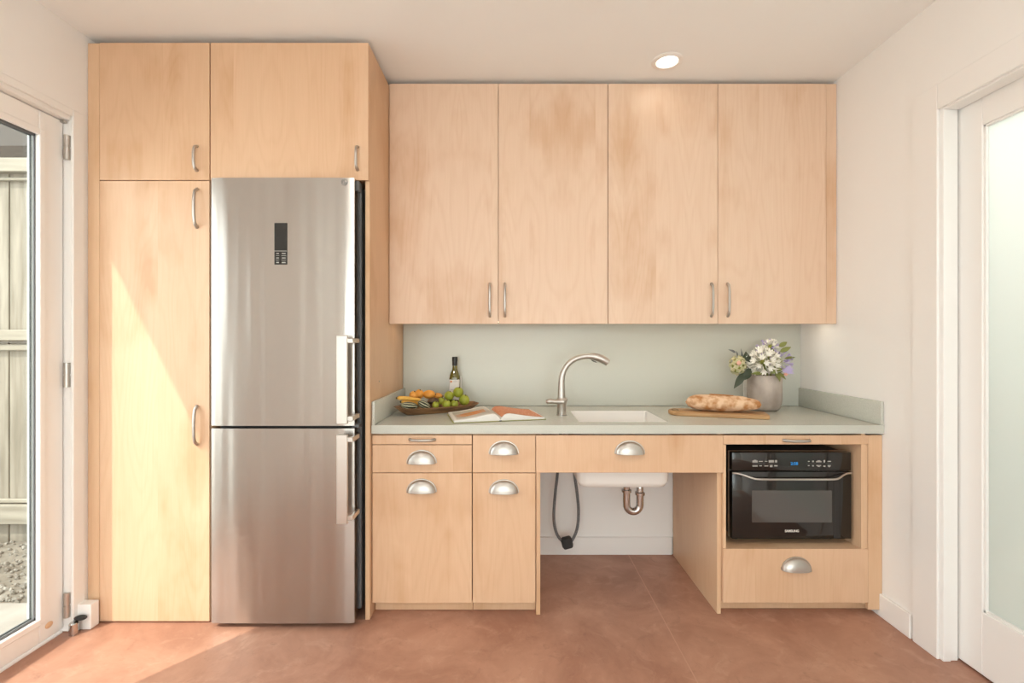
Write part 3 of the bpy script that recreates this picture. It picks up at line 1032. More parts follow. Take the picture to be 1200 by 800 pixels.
SZ = 0.972
bx(CX0 + 0.0005, CX0 + 0.0145, CF + 0.001, CY1, CT + 0.0005, SZ, bev=0.003, seg=2).build('side_splash', 'quartz', ct)
bx(CX1 - 0.0145, CX1 - 0.0005, CF + 0.001, CY1, CT + 0.0005, SZ, bev=0.003, seg=2).build('side_splash', 'quartz', ct)
bs = bx(CX0, CX1, 2.757, YB - 0.002, CT + 0.001, UZ0 + 0.0275, bev=0.001).build('backsplash', 'quartz')
tag(bs, 'pale seafoam quartz backsplash between counter and wall cabinets', 'backsplash')

sk = thing('sink', 'white undermount sink with its bowl showing below the apron', 'sink', (0.5225, 2.40, 0.555))
m = MB()
e = 0.004
RG = [rrect(HX0 + 0.02, HX1 - 0.02, HY0 + 0.02, HY1 - 0.02, 0.045, 0.556),
      rrect(HX0 + 0.006, HX1 - 0.006, HY0 + 0.006, HY1 - 0.006, 0.045, 0.561),
      rrect(HX0 - 0.006, HX1 + 0.006, HY0 - 0.006, HY1 + 0.006, 0.045, 0.585),
      rrect(HX0 - 0.012, HX1 + 0.012, HY0 - 0.012, HY1 + 0.012, 0.045, 0.805),
      rrect(HX0 - 0.025, HX1 + 0.025, HY0 - 0.025, HY1 + 0.025, 0.045, 0.808),
      rrect(HX0 - 0.025, HX1 + 0.025, HY0 - 0.025, HY1 + 0.025, 0.045, 0.8265),
      rrect(HX0 + 0.0006, HX1 - 0.0006, HY0 + 0.0006, HY1 - 0.0006, 0.004, 0.8265),
      rrect(HX0 + 0.0006, HX1 - 0.0006, HY0 + 0.0006, HY1 - 0.0006, 0.004, 0.8635),
      rrect(HX0 + 0.0035, HX1 - 0.0035, HY0 + 0.0035, HY1 - 0.0035, 0.008, 0.8650),
      rrect(HX0 + 0.007, HX1 - 0.007, HY0 + 0.007, HY1 - 0.007, 0.015, 0.8600),
      rrect(HX0 + 0.012, HX1 - 0.012, HY0 + 0.012, HY1 - 0.012, 0.04, 0.60),
      rrect(HX0 + 0.02, HX1 - 0.02, HY0 + 0.02, HY1 - 0.02, 0.05, 0.574),
      rrect(HX0 + 0.06, HX1 - 0.06, HY0 + 0.06, HY1 - 0.06, 0.05, 0.570)]
m.loft(RG)
m.build('bowl', 'ceramic', sk, sharp=50)
MB().lathe([(0.04, 0.5702), (0.04, 0.574), (0.028, 0.574), (0.024, 0.5715)], 20, (0.585, 2.42, 0)).build('drain', 'chrome', sk)

pt = thing('drain_trap', 'polished chrome drain trap curving under the white sink', 'pipe', (0.59, 2.42, 0.37))
m = MB()
tx, ty = 0.583, 2.42
m.tube([(tx, ty, 0.5555), (tx, ty, 0.53)], 0.024, 18)
m.tube([(tx, ty, 0.53), (tx, ty, 0.44)], 0.0165, 18)
m.build('tailpiece', 'chrome', pt)
m = MB()
R_ = 0.034
P = [(tx, ty, 0.485)] + [(tx, ty, 0.43)]
for i in range(1, 13):
    a = PI * i / 12
    P.append((tx + R_ - R_ * math.cos(a), ty, 0.412 - R_ * math.sin(a) * 1.05))
P += [(tx + 2 * R_, ty, 0.44), (tx + 2 * R_, ty, 0.47)]
m.tube(P, 0.0185, 18)
m.build('u_bend', 'chrome', pt)
m = MB()
P = [(tx + 2 * R_, ty, 0.46)]
for i in range(0, 9):
    a = PI / 2 * i / 8
    P.append((tx + 2 * R_, ty + 0.035 - 0.035 * math.cos(a), 0.495 + 0.035 * math.sin(a)))
P.append((tx + 2 * R_, YB - 0.006, 0.53))
m.tube(P, 0.0165, 18)
m.tube([(tx + 2 * R_, YB - 0.012, 0.53), (tx + 2 * R_, YB - 0.002, 0.53)], 0.032, 18)
m.build('wall_arm', 'chrome', pt)
for cx, cz in ((tx, 0.525), (tx, 0.482), (tx + 2 * R_, 0.468)):
    MB().lathe([(0.021, -0.008), (0.025, -0.006), (0.025, 0.006), (0.021, 0.008)], 12, (cx, ty, cz)).build('slip_nut', 'chrome', pt)

hs = thing('faucet_hose', 'grey hose loop with black weight hanging below the counter', 'hose', (0.31, 2.66, 0.09))
m = MB()
P = []
HD = 2.66
ctrl = [Vector((0.254, 2.44, CB - 0.012)), Vector((0.252, 2.50, 0.72)), at(653.5, 553, HD), at(650.5, 580, HD), at(649, 606, HD), at(652, 624, HD), at(659, 634, HD), at(665, 636, HD),
        at(671, 632, HD), at(676.5, 618, HD), at(678, 598, HD), at(676, 575, HD), at(673, 553, HD), Vector((0.345, 2.665, 0.64)), Vector((0.345, 2.70, 0.71)), Vector((0.345, YB - 0.003, 0.73))]


def spline(c, n=6):
    out = []
    for i in range(len(c) - 1):
        p0, p1, p2, p3 = c[max(i - 1, 0)], c[i], c[i + 1], c[min(i + 2, len(c) - 1)]
        for k in range(n):
            t = k / n
            out.append(0.5 * ((2 * p1) + (p2 - p0) * t + (2 * p0 - 5 * p1 + 4 * p2 - p3) * t * t + (3 * p1 - p0 - 3 * p2 + p3) * t ** 3))
    out.append(c[-1])
    return out


m.tube(spline(ctrl), 0.0082, 10)
m.build('hose', 'hose', hs)
wt = at(664.5, 635.5, HD)
MB().blob(wt, (0.031, 0.026, 0.030), 14, 8, rot=(0, -0.25, 0), fn=lambda d: (abs(d.x) ** 5 + abs(d.y) ** 5 + abs(d.z) ** 5) ** (-0.2)).build('weight', 'rubber', hs)

# ------------------------------------------------------------------ faucet
fx, fyy = 0.254, 2.43
fa = thing('faucet', 'tall satin nickel gooseneck faucet with side lever beside the sink', 'faucet', (fx, fyy, CT))
MB().lathe([(0.028, 0.0005), (0.028, 0.004), (0.024, 0.007), (0.0235, 0.055), (0.026, 0.060), (0.027, 0.068), (0.024, 0.082), (0.019, 0.090)], 24, (fx, fyy, CT)).build('base', 'nickel', fa)
cp = [(658, 466), (658, 455), (658.3, 444), (660.5, 435), (665.5, 427), (673, 421), (682, 418), (691, 417)]
ctrl = [Vector((at(a, b, fyy).x, fyy, at(a, b, fyy).z)) for a, b in cp]
S_ = spline(ctrl, 5)
n = len(S_)
MB().tube(S_, [0.0195 - 0.006 * min(1, i / (n * 0.45)) for i in range(n)], 18).build('spout', 'nickel', fa)
cp = [(690, 417), (696, 417.6), (703, 419.5), (709, 422.5), (712.5, 425)]
ctrl = [Vector((at(a, b, fyy).x, fyy, at(a, b, fyy).z)) for a, b in cp]
S_ = spline(ctrl, 4)
n = len(S_)
sh = MB().tube(S_, [0.0140 + 0.0062 * math.sin(PI * 0.8 * i / (n - 1)) for i in range(n)], 18).build('spray_head', 'nickel', fa)
c_ = at(696, 423.2, fyy)
MB().blob((c_.x, fyy, c_.z + 0.0005), (0.017, 0.006, 0.003), 10, 6, rot=(0, 0.42, 0)).build('spray_button', 'rubber', sh)
lv = MB()
lv.blob((fx + 0.002, fyy, CT + 0.077), (0.029, 0.026, 0.016), 16, 8)
P = [at(660, 470.5, fyy - 0.015), at(652, 470.5, fyy - 0.02), at(645, 470.0, fyy - 0.022), at(640, 470.8, fyy - 0.022)]
lv.tube(spline(P, 4), [0.015, 0.014, 0.013, 0.0125, 0.012, 0.012, 0.012, 0.0125, 0.013, 0.013, 0.012, 0.010, 0.006], 14)
lv.build('lever', 'nickel', fa)


# ------------------------------------------------------------------ outlets
def outlet(px, py, label):
    c = at(px, py, 2.755)
    o = thing('wall_outlet', label, 'outlet', (c.x, 2.7565, c.z - 0.058), group='outlets on the backsplash')
    bx(c.x - 0.036, c.x + 0.036, 2.7510, 2.7565, c.z - 0.058, c.z + 0.058, bev=0.002).build('cover_plate', 'outlet', o)
    bx(c.x - 0.017, c.x + 0.017, 2.7490, 2.7510, c.z - 0.034, c.z + 0.034, bev=0.001).build('socket_face', 'outlet', o)
    for dz in (-0.018, 0.018):
        for dx in (-0.006, 0.006):
            bx(c.x + dx - 0.001, c.x + dx + 0.001, 2.7486, 2.7492, c.z + dz - 0.004, c.z + dz + 0.004, bev=0).build('slot', 'dark', o)


outlet(533.8, 452, 'white outlet plate behind the olive oil bottle')
outlet(878.3, 454, 'white outlet plate behind the flower vase')

# ------------------------------------------------------------------ microwave
MF = 2.190
mx0, mx1, mz0, mz1 = 1.0145, 1.565, 0.332, 0.731
mw = thing('microwave', 'black countertop microwave oven with silver curved door handle in the niche', 'microwave', (1.29, MF + 0.2, 0.304))
bx(mx0 + 0.008, mx1 - 0.008, MF + 0.045, MF + 0.46, mz0 + 0.004, mz1 - 0.004, bev=0.004).build('body', 'dark', mw)
bx(mx0 - 0.001, mx1 + 0.001, MF + 0.034, MF + 0.044, mz0 - 0.001, mz1 + 0.001, bev=0.002).build('silver_bezel', 'steel_bar', mw)
bx(mx0, mx1, MF + 0.002, MF + 0.033, 0.6455, mz1, bev=0.004, seg=2).build('control_panel', 'black_gloss', mw)
dr = bx(mx0, mx1, MF, MF + 0.033, mz0, 0.6425, bev=0.004, seg=2).build('door', 'black_gloss', mw)
wz0, wz1 = at(0, 612, MF).z, at(0, 574.5, MF).z
wx0, wx1 = at(881, 0, MF).x, at(975, 0, MF).x
bx(wx0, wx1, MF - 0.0008, MF + 0.004, wz0, wz1, bev=0.0005).build('window', 'black_win', dr)
bx(at(977, 0, MF).x, at(985, 0, MF).x, MF - 0.0006, MF + 0.004, mz0 + 0.004, 0.632, bev=0).build('door_strip', 'black_gloss', dr)
P = [at(858, 553.8, MF), at(864, 554.3, MF), at(871, 556, MF), at(878, 558.2, MF), at(884, 559.2, MF), at(900, 559.4, MF), at(930, 559.4, MF), at(960, 559.4, MF), at(974, 559.2, MF), at(980, 558.2, MF), at(986, 555.8, MF), at(992, 554.2, MF), at(997.5, 553.9, MF)]
outv = [0.004, 0.005, 0.012, 0.022, 0.028, 0.030, 0.030, 0.030, 0.028, 0.022, 0.012, 0.005, 0.004]
S_ = spline([Vector((p.x, MF - q, p.z)) for p, q in zip(P, outv)], 4)
MB().tube(S_, 0.0042, 10).build('handle', 'steel_bar', dr)
cpn = [c for c in mw.children if c.name.startswith('control_panel')][0]
c = at(931, 543.2, MF)
text_part('clock_digits', '2:58', 0.019, (c.x, MF + 0.0012, c.z), 'blue_led', cpn, xscale=1.05, bold=0.0003)
m = MB()


def mark(px0, px1, py0, py1):
    a, b = at(px0, py1, MF), at(px1, py0, MF)
    m.box(a.x, b.x, MF + 0.0012, MF + 0.0022, a.z, b.z, bev=0)


for px0, px1, py0, py1 in ((882, 888, 539.5, 541.8), (883.5, 886.5, 538.8, 539.5), (889.5, 894, 540, 541), (896.5, 899.5, 540, 541), (901, 907.2, 539, 541.8), (908.5, 911, 539, 541.8),
                           (882, 888, 545, 546.6), (890, 893, 545.2, 546.2), (896, 900.5, 545.2, 546.4), (902.5, 905.5, 544.8, 547.2), (907.5, 911.5, 545, 546.4),
                           (947, 949, 540, 541), (952, 954, 539.6, 541.4), (956.5, 963, 540.2, 541.6), (958, 961.5, 539.2, 540.2), (965.3, 967.2, 539, 541.8), (970, 974, 540, 541),
                           (947, 949, 545, 546), (952, 954, 545, 546.4), (957, 962.5, 544.8, 546), (958.5, 961, 546, 547), (965, 967.5, 545.4, 547), (970.2, 974, 544.8, 546.4), (971, 973, 546.4, 547.2)):
    mark(px0, px1, py0, py1)
m.build('button_marks', 'mark', cpn)['kind'] = 'stuff'
for q in ((882, 911), (945, 975)):
    m = MB()
    mark(q[0], q[1], 543, 543.25)
    m.build('button_rule', 'gasket', cpn)
c = at(928, 622, MF)
text_part('maker_lettering', 'SAMSUNG', 0.0145, (c.x, MF - 0.0006, c.z), 'outlet', dr, bold=0.0004, xscale=0.98)
for xx in (mx0 + 0.05, mx1 - 0.05):
    for yy in (MF + 0.08, MF + 0.42):
        MB().lathe([(0.014, 0.3045), (0.016, 0.338)], 12, (xx, yy, 0)).build('foot', 'rubber', mw)

# ------------------------------------------------------------------ recessed lamps
spots = [((0.746, 2.285), 'round recessed ceiling lamp above the wall cabinets'),
         ((0.746, 0.75), 'added unseen ceiling lamp in the room middle, frosted door side'),  # this lamp and the next three are unseen, added for front light
         ((-0.80, 0.75), 'added unseen ceiling lamp in the room middle, garden door side'),
         ((0.746, -1.0), 'added unseen ceiling lamp near the rear wall, frosted door side'),
         ((-0.80, -1.0), 'added unseen ceiling lamp near the rear wall, garden door side')]
for (lx, ly), lab in spots:
    rl = thing('recessed_lamp', lab, 'lamp', (lx, ly, ZC), group='recessed ceiling lamps')
    MB().lathe([(0.072, 0), (0.074, -0.003), (0.068, -0.006), (0.052, -0.007), (0.050, -0.002), (0.050, -0.0005)], 32, (lx, ly, ZC)).build('trim_ring', 'trim', rl)
    MB().lathe([(0.049, -0.0015), (0.049, -0.0045), (0.040, -0.0075)], 28, (lx, ly, ZC)).build('lens', 'lamp', rl)
    ld_ = bpy.data.lights.new('lamp_light', 'AREA')
    ld_.shape = 'DISK'
    ld_.size = 0.09
    ld_.energy = 0.10 if ly > 2 else 2.5
    ld_.color = (1.0, 0.94, 0.85)
    lo = bpy.data.objects.new('lamp_light', ld_)
    lo.location = (0, 0, -0.012)
    lo.parent = rl
    COL.objects.link(lo)

# ------------------------------------------------------------------ olive oil bottle
M['bottle'] = plain('dark_green_glass', (0.018, 0.022, 0.006), 0.08, var=0.2, spec=0.7)
M['oil'] = plain('olive_oil_glass', (0.10, 0.085, 0.012), 0.08, var=0.35, vscale=60, spec=0.7)
M['cap'] = plain('black_cap', (0.015, 0.013, 0.012), 0.35, var=0.1)
M['label'] = plain('paper_label', (0.68, 0.655, 0.62), 0.6, var=0.02)
M['orange_print'] = plain('orange_print', (0.50, 0.20, 0.08), 0.6, var=0.1)
M['grey_print'] = plain('grey_print', (0.34, 0.32, 0.29), 0.6, var=0.1)
M['yellow_print'] = plain('yellow_print', (0.50, 0.45, 0.06), 0.6, var=0.1)
bxx, byy = -0.3235, 2.690
bo = thing('oil_bottle', 'dark olive oil bottle with white paper label behind the fruit tray', 'bottle', (bxx, byy, CT))
prof = [(0.020, 0.0008), (0.026, 0.0008), (0.0300, 0.006), (0.0300, 0.165), (0.0285, 0.180), (0.0235, 0.197), (0.0165, 0.212), (0.0135, 0.224), (0.0125, 0.250)]
m = MB()
vs_, fs_ = [], []
seg = 28
for r, z in prof:
    sq = 5.0 if z < 0.18 else (3.0 if z < 0.2 else 2.0)
    for k in range(seg):
        an = 2 * PI * k / seg
        q = (abs(math.cos(an)) ** sq + abs(math.sin(an)) ** sq) ** (-1 / sq)
        vs_.append((bxx + r * q * math.cos(an), byy + r * q * math.sin(an), CT + z))
for i in range(len(prof) - 1):
    for k in range(seg):
        k2 = (k + 1) % seg
        fs_.append((i * seg + k, i * seg + k2, (i + 1) * seg + k2, (i + 1) * seg + k))
fs_ += [tuple(range(seg - 1, -1, -1)), tuple((len(prof) - 1) * seg + k for k in range(seg))]
m.add(vs_, fs_)
m.build('glass_body', 'oil', bo)
MB().lathe([(0.0125, 0.238), (0.0150, 0.239), (0.0150, 0.262), (0.0160, 0.263), (0.0160, 0.286), (0.0145, 0.288)], 20, (bxx, byy, CT)).build('cap', 'cap', bo)
lb = bx(bxx - 0.0288, bxx + 0.0288, byy - 0.0308, byy + 0.0308, CT + 0.045, CT + 0.163, bev=0.004).build('label', 'label', bo)
ly_ = byy - 0.0312
m = MB()
for dz, w0 in ((0.105, 0.020), (0.096, 0.008), (0.150, 0.012)):
    m.box(bxx + (0.004 if dz > 0.14 else 0) - w0, bxx + (0.008 if dz > 0.14 else 0) + w0, ly_, ly_ + 0.0006, CT + dz - 0.001, CT + dz + 0.001, bev=0)
m.build('label_print', 'grey_print', lb)
MB().tube([(bxx - 0.017, ly_, CT + 0.150), (bxx - 0.017, ly_ + 0.0006, CT + 0.150)], 0.006, 14).build('label_seal', 'orange_print', lb)
MB().tube([(bxx - 0.012, ly_, CT + 0.072), (bxx - 0.012, ly_ + 0.0006, CT + 0.072)], 0.013, 14).build('label_picture', 'yellow_print', lb)

# ------------------------------------------------------------------ wooden tray with fruit
M['tray'] = two_tone('dark_carved_wood', (0.10, 0.052, 0.025), (0.34, 0.18, 0.078), 7, 0.3, 0.7, 0.55, stretch=(1.5, 8, 8), detail=6, bump=0.2)
TA = math.radians(27)
TC = Vector((-0.395, 2.520, CT + 0.0008))
tr = thing('fruit_tray', 'long dark carved wooden tray holding fruit and gourds', 'tray', TC, (0, 0, TA))


def hexring(l, w_, we, z, lift=0.0):
    base = [(-l, -we), (-l * 0.82, -w_), (l * 0.78, -w_), (l, -we), (l, we), (l * 0.78, w_), (-l * 0.82, w_), (-l, we)]
    out = []
    for i, (a, b) in enumerate(base):
        a2, b2 = base[(i + 1) % 8]
        for k in range(4):
            t = k / 4
            X_ = a + (a2 - a) * t
            out.append((X_, b + (b2 - b) * t, z + lift * (abs(X_) / l) ** 3))
    return out


m = MB()
m.loft([hexring(0.172, 0.042, 0.020, 0.0), hexring(0.188, 0.052, 0.025, 0.010), hexring(0.225, 0.078, 0.037, 0.034, 0.006), hexring(0.220, 0.073, 0.034, 0.0355, 0.006),
        hexring(0.182, 0.046, 0.022, 0.012), hexring(0.168, 0.036, 0.018, 0.009)])
m.build('tray_body', 'tray', tr, local=True, sharp=40)

M['lime'] = two_tone('green_rind', (0.22, 0.26, 0.022), (0.36, 0.385, 0.045), 30, 0.3, 0.7, 0.4, bump=0.15)
M['orange'] = two_tone('orange_rind', (0.62, 0.25, 0.035), (0.76, 0.36, 0.07), 40, 0.3, 0.7, 0.5, bump=0.15)
M['squash'] = two_tone('yellow_orange_rind', (0.72, 0.36, 0.05), (0.80, 0.46, 0.10), 25, 0.3, 0.7, 0.45)


def gourd_mat():
    m, nt, p = mat_new('striped_gourd_rind')
    tc = N(nt, 'ShaderNodeTexCoord')
    sep = N(nt, 'ShaderNodeSeparateXYZ')
    L(nt, tc.outputs['Object'], sep.inputs[0])
    ns = N(nt, 'ShaderNodeTexNoise')
    ns.inputs['Scale'].default_value = 60
    L(nt, tc.outputs['Object'], ns.inputs['Vector'])
    an = math_n(nt, 'MULTIPLY', math_n(nt, 'ARCTAN2', sep.outputs[2], sep.outputs[1]), 9.0)
    sn = math_n(nt, 'SINE', math_n(nt, 'ADD', an, math_n(nt, 'MULTIPLY', ns.outputs['Fac'], 3.0)))
    rg = N(nt, 'ShaderNodeMapRange')
    rg.inputs[1].default_value, rg.inputs[2].default_value = 0.35, 0.75
    L(nt, sn, rg.inputs[0])
    L(nt, mix_col(nt, rg.outputs[0], (0.022, 0.026, 0.012), (0.48, 0.46, 0.30)), p.inputs['Base Color'])
    p.inputs['Roughness'].default_value = 0.45
    return m


M['gourd'] = gourd_mat()
M['brown_gourd'] = two_tone('brown_knobbly_rind', (0.035, 0.022, 0.014), (0.15, 0.075, 0.03), 55, 0.35, 0.65, 0.6, bump=0.6)
M['stem'] = plain('dry_stem', (0.13, 0.10, 0.04), 0.8, var=0.2)


def fruit(name, px, py, d, r, mat, label, cat, group, rot=(0, 0, 0), shape=(1, 1, 1), stem=True, fn=None):
    c = at(px, py, d)
    f = thing(name, label, cat, (c.x, c.y, c.z - r * shape[2]), group=group)
    if name == 'striped_gourd':
        f.location = c
        f.rotation_euler = rot
        f['_base'] = (0.0, 0.0, 0.0)
        MB().blob((0, 0, 0), (r * shape[0], r * shape[1], r * shape[2]), 20, 12, fn=fn).build('flesh', mat, f)
        MB().tube([(r * shape[0] * 0.96, 0, 0), (r * shape[0] + 0.006, 0, 0)], [0.005, 0.0035], 7).build('stem', 'stem', f)
        return f
    MB().blob(c, (r * shape[0], r * shape[1], r * shape[2]), 18, 12, rot=rot, fn=fn).build('flesh', mat, f)
    if stem:
        R = Euler(rot).to_matrix()
        ax = R @ (Vector((1, 0, 0)) if shape[0] > 1.25 else Vector((0.25, -0.35, 0.9)).normalized())
        e_ = c + ax * (r * shape[0] * 0.96 if shape[0] > 1.25 else r * 0.95)
        MB().tube([e_, e_ + ax * 0.006], [0.004, 0.003], 7).build('stem', 'stem', f)
    return f


gl = 'green limes in the wooden tray'
fruit('lime', 537.0, 459.5, 2.585, 0.0285, 'lime', 'green lime on top of the pile, in front of the bottle label', 'lime', gl)
fruit('lime', 526.3, 463.6, 2.555, 0.0255, 'lime', 'green lime high in the pile next to the orange fruit', 'lime', gl)
fruit('lime', 544.0, 468.6, 2.580, 0.0290, 'lime', 'large green lime at the tray end nearest the cookbook spine', 'lime', gl)
fruit('lime', 517.3, 469.6, 2.530, 0.0195, 'lime', 'small green lime beside the dark brown gourd', 'lime', gl)
fruit('lime', 523.2, 473.4, 2.488, 0.0225, 'lime', 'green lime at the tray rim, between two others', 'lime', gl)
fruit('lime', 532.6, 473.2, 2.515, 0.0205, 'lime', 'green lime at the tray rim directly beneath the topmost lime', 'lime', gl)
fruit('lime', 510.6, 474.3, 2.475, 0.0185, 'lime', 'green lime at the tray rim next to the striped gourd', 'lime', gl)
fruit('orange_fruit', 484.8, 463.4, 2.500, 0.0235, 'orange', 'ball-shaped orange fruit at the garden-door end of the tray', 'fruit', 'orange fruit in the wooden tray', fn=lambda d: 1 + 0.04 * math.cos(6 * math.atan2(d.y, d.x)))
fruit('orange_fruit', 491.3, 461.6, 2.545, 0.0240, 'orange', 'orange fruit tucked behind the ball-shaped one', 'fruit', 'orange fruit in the wooden tray', fn=lambda d: 1 + 0.04 * math.cos(6 * math.atan2(d.y, d.x)))
fruit('orange_fruit', 502.8, 462.0, 2.560, 0.0225, 'orange', 'orange fruit with brownish top in the middle of the tray', 'fruit', 'orange fruit in the wooden tray', shape=(1.5, 1, 1.05))
fruit('orange_fruit', 513.0, 464.0, 2.590, 0.0185, 'orange', 'orange fruit closest to the limes', 'fruit', 'orange fruit in the wooden tray', shape=(1.4, 1, 0.95))


def long_squash(p0, p1, r, label):
    c = (p0 + p1) / 2
    f = thing('yellow_squash', label, 'squash', (c.x, c.y, c.z - r), group='yellow squash in the wooden tray')
    n = 14
    d_ = p1 - p0
    pts, rr = [], []
    for i in range(n):
        t = i / (n - 1)
        pts.append(p0 + d_ * t + Vector((0, 0, 0.004 * math.sin(PI * t))))
        rr.append(r * min(1, (1 - (2 * t - 1) ** 10) + 0.25) * (1.0 - 0.18 * t))
    MB().tube(pts, rr, 14).build('flesh', 'squash', f, sharp=70)
    MB().tube([p0, p0 - d_.normalized() * 0.006], [0.006, 0.004], 8).build('stem', 'stem', f)


long_squash(at(465.2, 466.3, 2.420), at(493.5, 469.0, 2.47), 0.0112, 'long yellow squash lying across the tray end above striped gourds')
long_squash(at(470, 470.8, 2.440), at(491, 473.0, 2.475), 0.0105, 'short yellow squash under the long yellow one')
fruit('striped_gourd', 479.6, 475.4, 2.405, 0.0205, 'gourd', 'dark green striped gourd at the tray end beneath yellow squash', 'gourd', 'striped gourds in the wooden tray', rot=(0.3, 0.15, 0.35), shape=(2.1, 1, 0.98))
fruit('striped_gourd', 497.0, 474.2, 2.440, 0.0200, 'gourd', 'dark green striped gourd between yellow squash and small limes', 'gourd', 'striped gourds in the wooden tray', rot=(0.9, 0.5, 0.2), shape=(1.75, 1, 1.0))
fruit('brown_gourd', 508.0, 470.0, 2.515, 0.0195, 'brown_gourd', 'dark brown knobbly gourd in the middle of the tray', 'gourd', None, rot=(0, 0, 0.4), shape=(1.75, 1, 1.0),
      fn=lambda d: 1 + 0.07 * math.sin(9 * d.x * 2) * math.sin(7 * math.atan2(d.z, d.y)))

# ------------------------------------------------------------------ open cookbook
M['page'] = plain('book_page', (0.74, 0.71, 0.67), 0.6, var=0.02)
M['page_edge'] = two_tone('page_edges', (0.58, 0.555, 0.52), (0.74, 0.71, 0.67), 60, 0.3, 0.7, 0.7, stretch=(0.2, 0.2, 30))
M['cover'] = plain('green_book_cover', (0.30, 0.30, 0.10), 0.5, var=0.1)
M['photo_l'] = two_tone('printed_carrot_photo', (0.50, 0.27, 0.10), (0.68, 0.22, 0.03), 20, 0.35, 0.60, 0.45, stretch=(1.0, 1.8, 1), detail=4)
M['photo_bg'] = two_tone('printed_grey_photo', (0.40, 0.37, 0.33), (0.62, 0.57, 0.51), 12, 0.3, 0.7, 0.45)
M['photo_r'] = two_tone('printed_orange_dots', (0.74, 0.42, 0.27), (0.62, 0.21, 0.085), 110, 0.25, 0.42, 0.5, kind='voronoi')
BA = math.radians(13.5)
bk = thing('cookbook', 'open cookbook with carrot photo and orange dotted page on counter', 'book', (-0.085, 2.365, CT + 0.0006), (0, 0, BA))
PW, PH = 0.218, 0.132


def page_z(t):
    # t 0 at the spine, 1 at the fore edge
    return 0.007 + 0.023 * (t * 5.2 * math.exp(1 - t * 5.2)) * 0.75 + 0.010 * (1 - t) * min(1, t * 8)


for s, pm in ((-1, 'photo_bg'), (1, 'photo_r')):
    n = 20
    cv = MB().box(min(0.004 * s, s * (PW + 0.006)), max(0.004 * s, s * (PW + 0.006)), -PH - 0.005, PH + 0.005, 0, 0.0028, bev=0.0008)
    cv.build('cover', 'cover', bk, local=True)
    m = MB()
    top = [(s * PW * i / n, 0.003 + page_z(i / n)) for i in range(n + 1)]
    prof2 = [(s * PW * i / n, 0.003) for i in range(n, -1, -1)]
    loop = top + prof2
    k = len(loop)
    vs_ = [(x_, -PH, z_) for x_, z_ in loop] + [(x_, PH, z_) for x_, z_ in loop]
    fs_ = [tuple(range(k)), tuple(range(2 * k - 1, k - 1, -1))] + [(i, (i + 1) % k, (i + 1) % k + k, i + k) for i in range(k)]
    m.add(vs_, fs_)
    pb = m.build('page_block', 'page', bk, local=True, sharp=40)
    m = MB()
    if s < 0:
        rng = [(0.10, 0.93, -0.83, 0.80, 'photo_bg', 0.0006)]
    else:
        rng = [(0.03, 0.97, -0.97, 0.97, 'photo_r', 0.0006)]
    for t0, t1, v0, v1, mt, up in rng:
        nn = 18
        vs_ = []
        for i in range(nn + 1):
            t = t0 + (t1 - t0) * i / nn
            for v in (v0, v1):
                vs_.append((s * PW * t, PH * v, 0.003 + page_z(t) + up))
        fs_ = [(2 * i, 2 * i + 1, 2 * i + 3, 2 * i + 2) for i in range(nn)]
        m.add(vs_, fs_)
        m.build('printed_picture', mt, pb, local=True, sharp=80)
    if s < 0:
        # bunch of carrots printed across the picture
        m = MB()
        for q, (v0, wd_) in enumerate(((-0.42, 0.11), (-0.20, 0.12), (-0.03, 0.10))):
            vs_, fs_ = [], []
            nn = 18
            for i in range(nn + 1):
                t = 0.90 - 0.66 * i / nn
                hw = wd_ * (0.25 + 0.75 * min(1, i / 6)) * (1 - 0.35 * (i / nn) ** 3)
                cv_ = v0 + 0.18 * (i / nn) + 0.02 * q
                for v in (cv_ - hw, cv_ + hw):
                    vs_.append((-PW * t, PH * v, 0.003 + page_z(t) + 0.0010 + 0.0001 * q))
            fs_ = [(2 * i, 2 * i + 1, 2 * i + 3, 2 * i + 2) for i in range(nn)]
            m.add(vs_, fs_)
        m.build('printed_carrots', 'photo_l', pb, local=True, sharp=80)
bx(-0.006, 0.006, -PH - 0.004, PH + 0.004, 0.0005, 0.004, bev=0.001).build('spine', 'rubber', bk, local=True)

# ------------------------------------------------------------------ cutting board and bread
M['board'] = two_tone('oiled_board_wood', (0.36, 0.185, 0.075), (0.54, 0.33, 0.155), 4, 0.3, 0.7, 0.5, stretch=(1, 14, 14), detail=6)
M['crust'] = two_tone('floured_crust', (0.43, 0.19, 0.065), (0.72, 0.50, 0.33), 22, 0.40, 0.58, 0.85, bump=0.5, detail=8)
M['crumb'] = two_tone('torn_crust', (0.42, 0.16, 0.045), (0.56, 0.27, 0.10), 30, 0.3, 0.7, 0.9, bump=0.4)
CA = math.radians(-17)
cbd = thing('cutting_board', 'long wooden cutting board with rounded end under the bread loaf', 'board', (1.040, 2.415, CT + 0.0006), (0, 0, CA))
HL, HW = 0.232, 0.074
pts = [(HL, -HW + 0.02), (HL - 0.006, -HW + 0.004), (HL - 0.02, -HW)]
pts = [(HL - 0.02, -HW), (HL - 0.004, -HW + 0.006), (HL, -HW + 0.022), (HL, HW - 0.022), (HL - 0.004, HW - 0.006), (HL - 0.02, HW)]
for i in range(0, 13):
    a = math.radians(90 + 180 * i / 12)
    pts.append((-HL + 0.06 + 0.062 * math.cos(a), HW * math.sin(a) * (1 if abs(math.sin(a)) > 0 else 1)))
bmx = bmesh.new()
vb = [bmx.verts.new((x_, y_, 0)) for x_, y_ in pts]
vt = [bmx.verts.new((x_, y_, 0.019)) for x_, y_ in pts]
bmx.faces.new(list(reversed(vb)))
bmx.faces.new(vt)
for i in range(len(pts)):
    j = (i + 1) % len(pts)
    bmx.faces.new((vb[i], vb[j], vt[j], vt[i]))
ed = [e for e in bmx.edges if (e.verts[0].co.z == e.verts[1].co.z)]
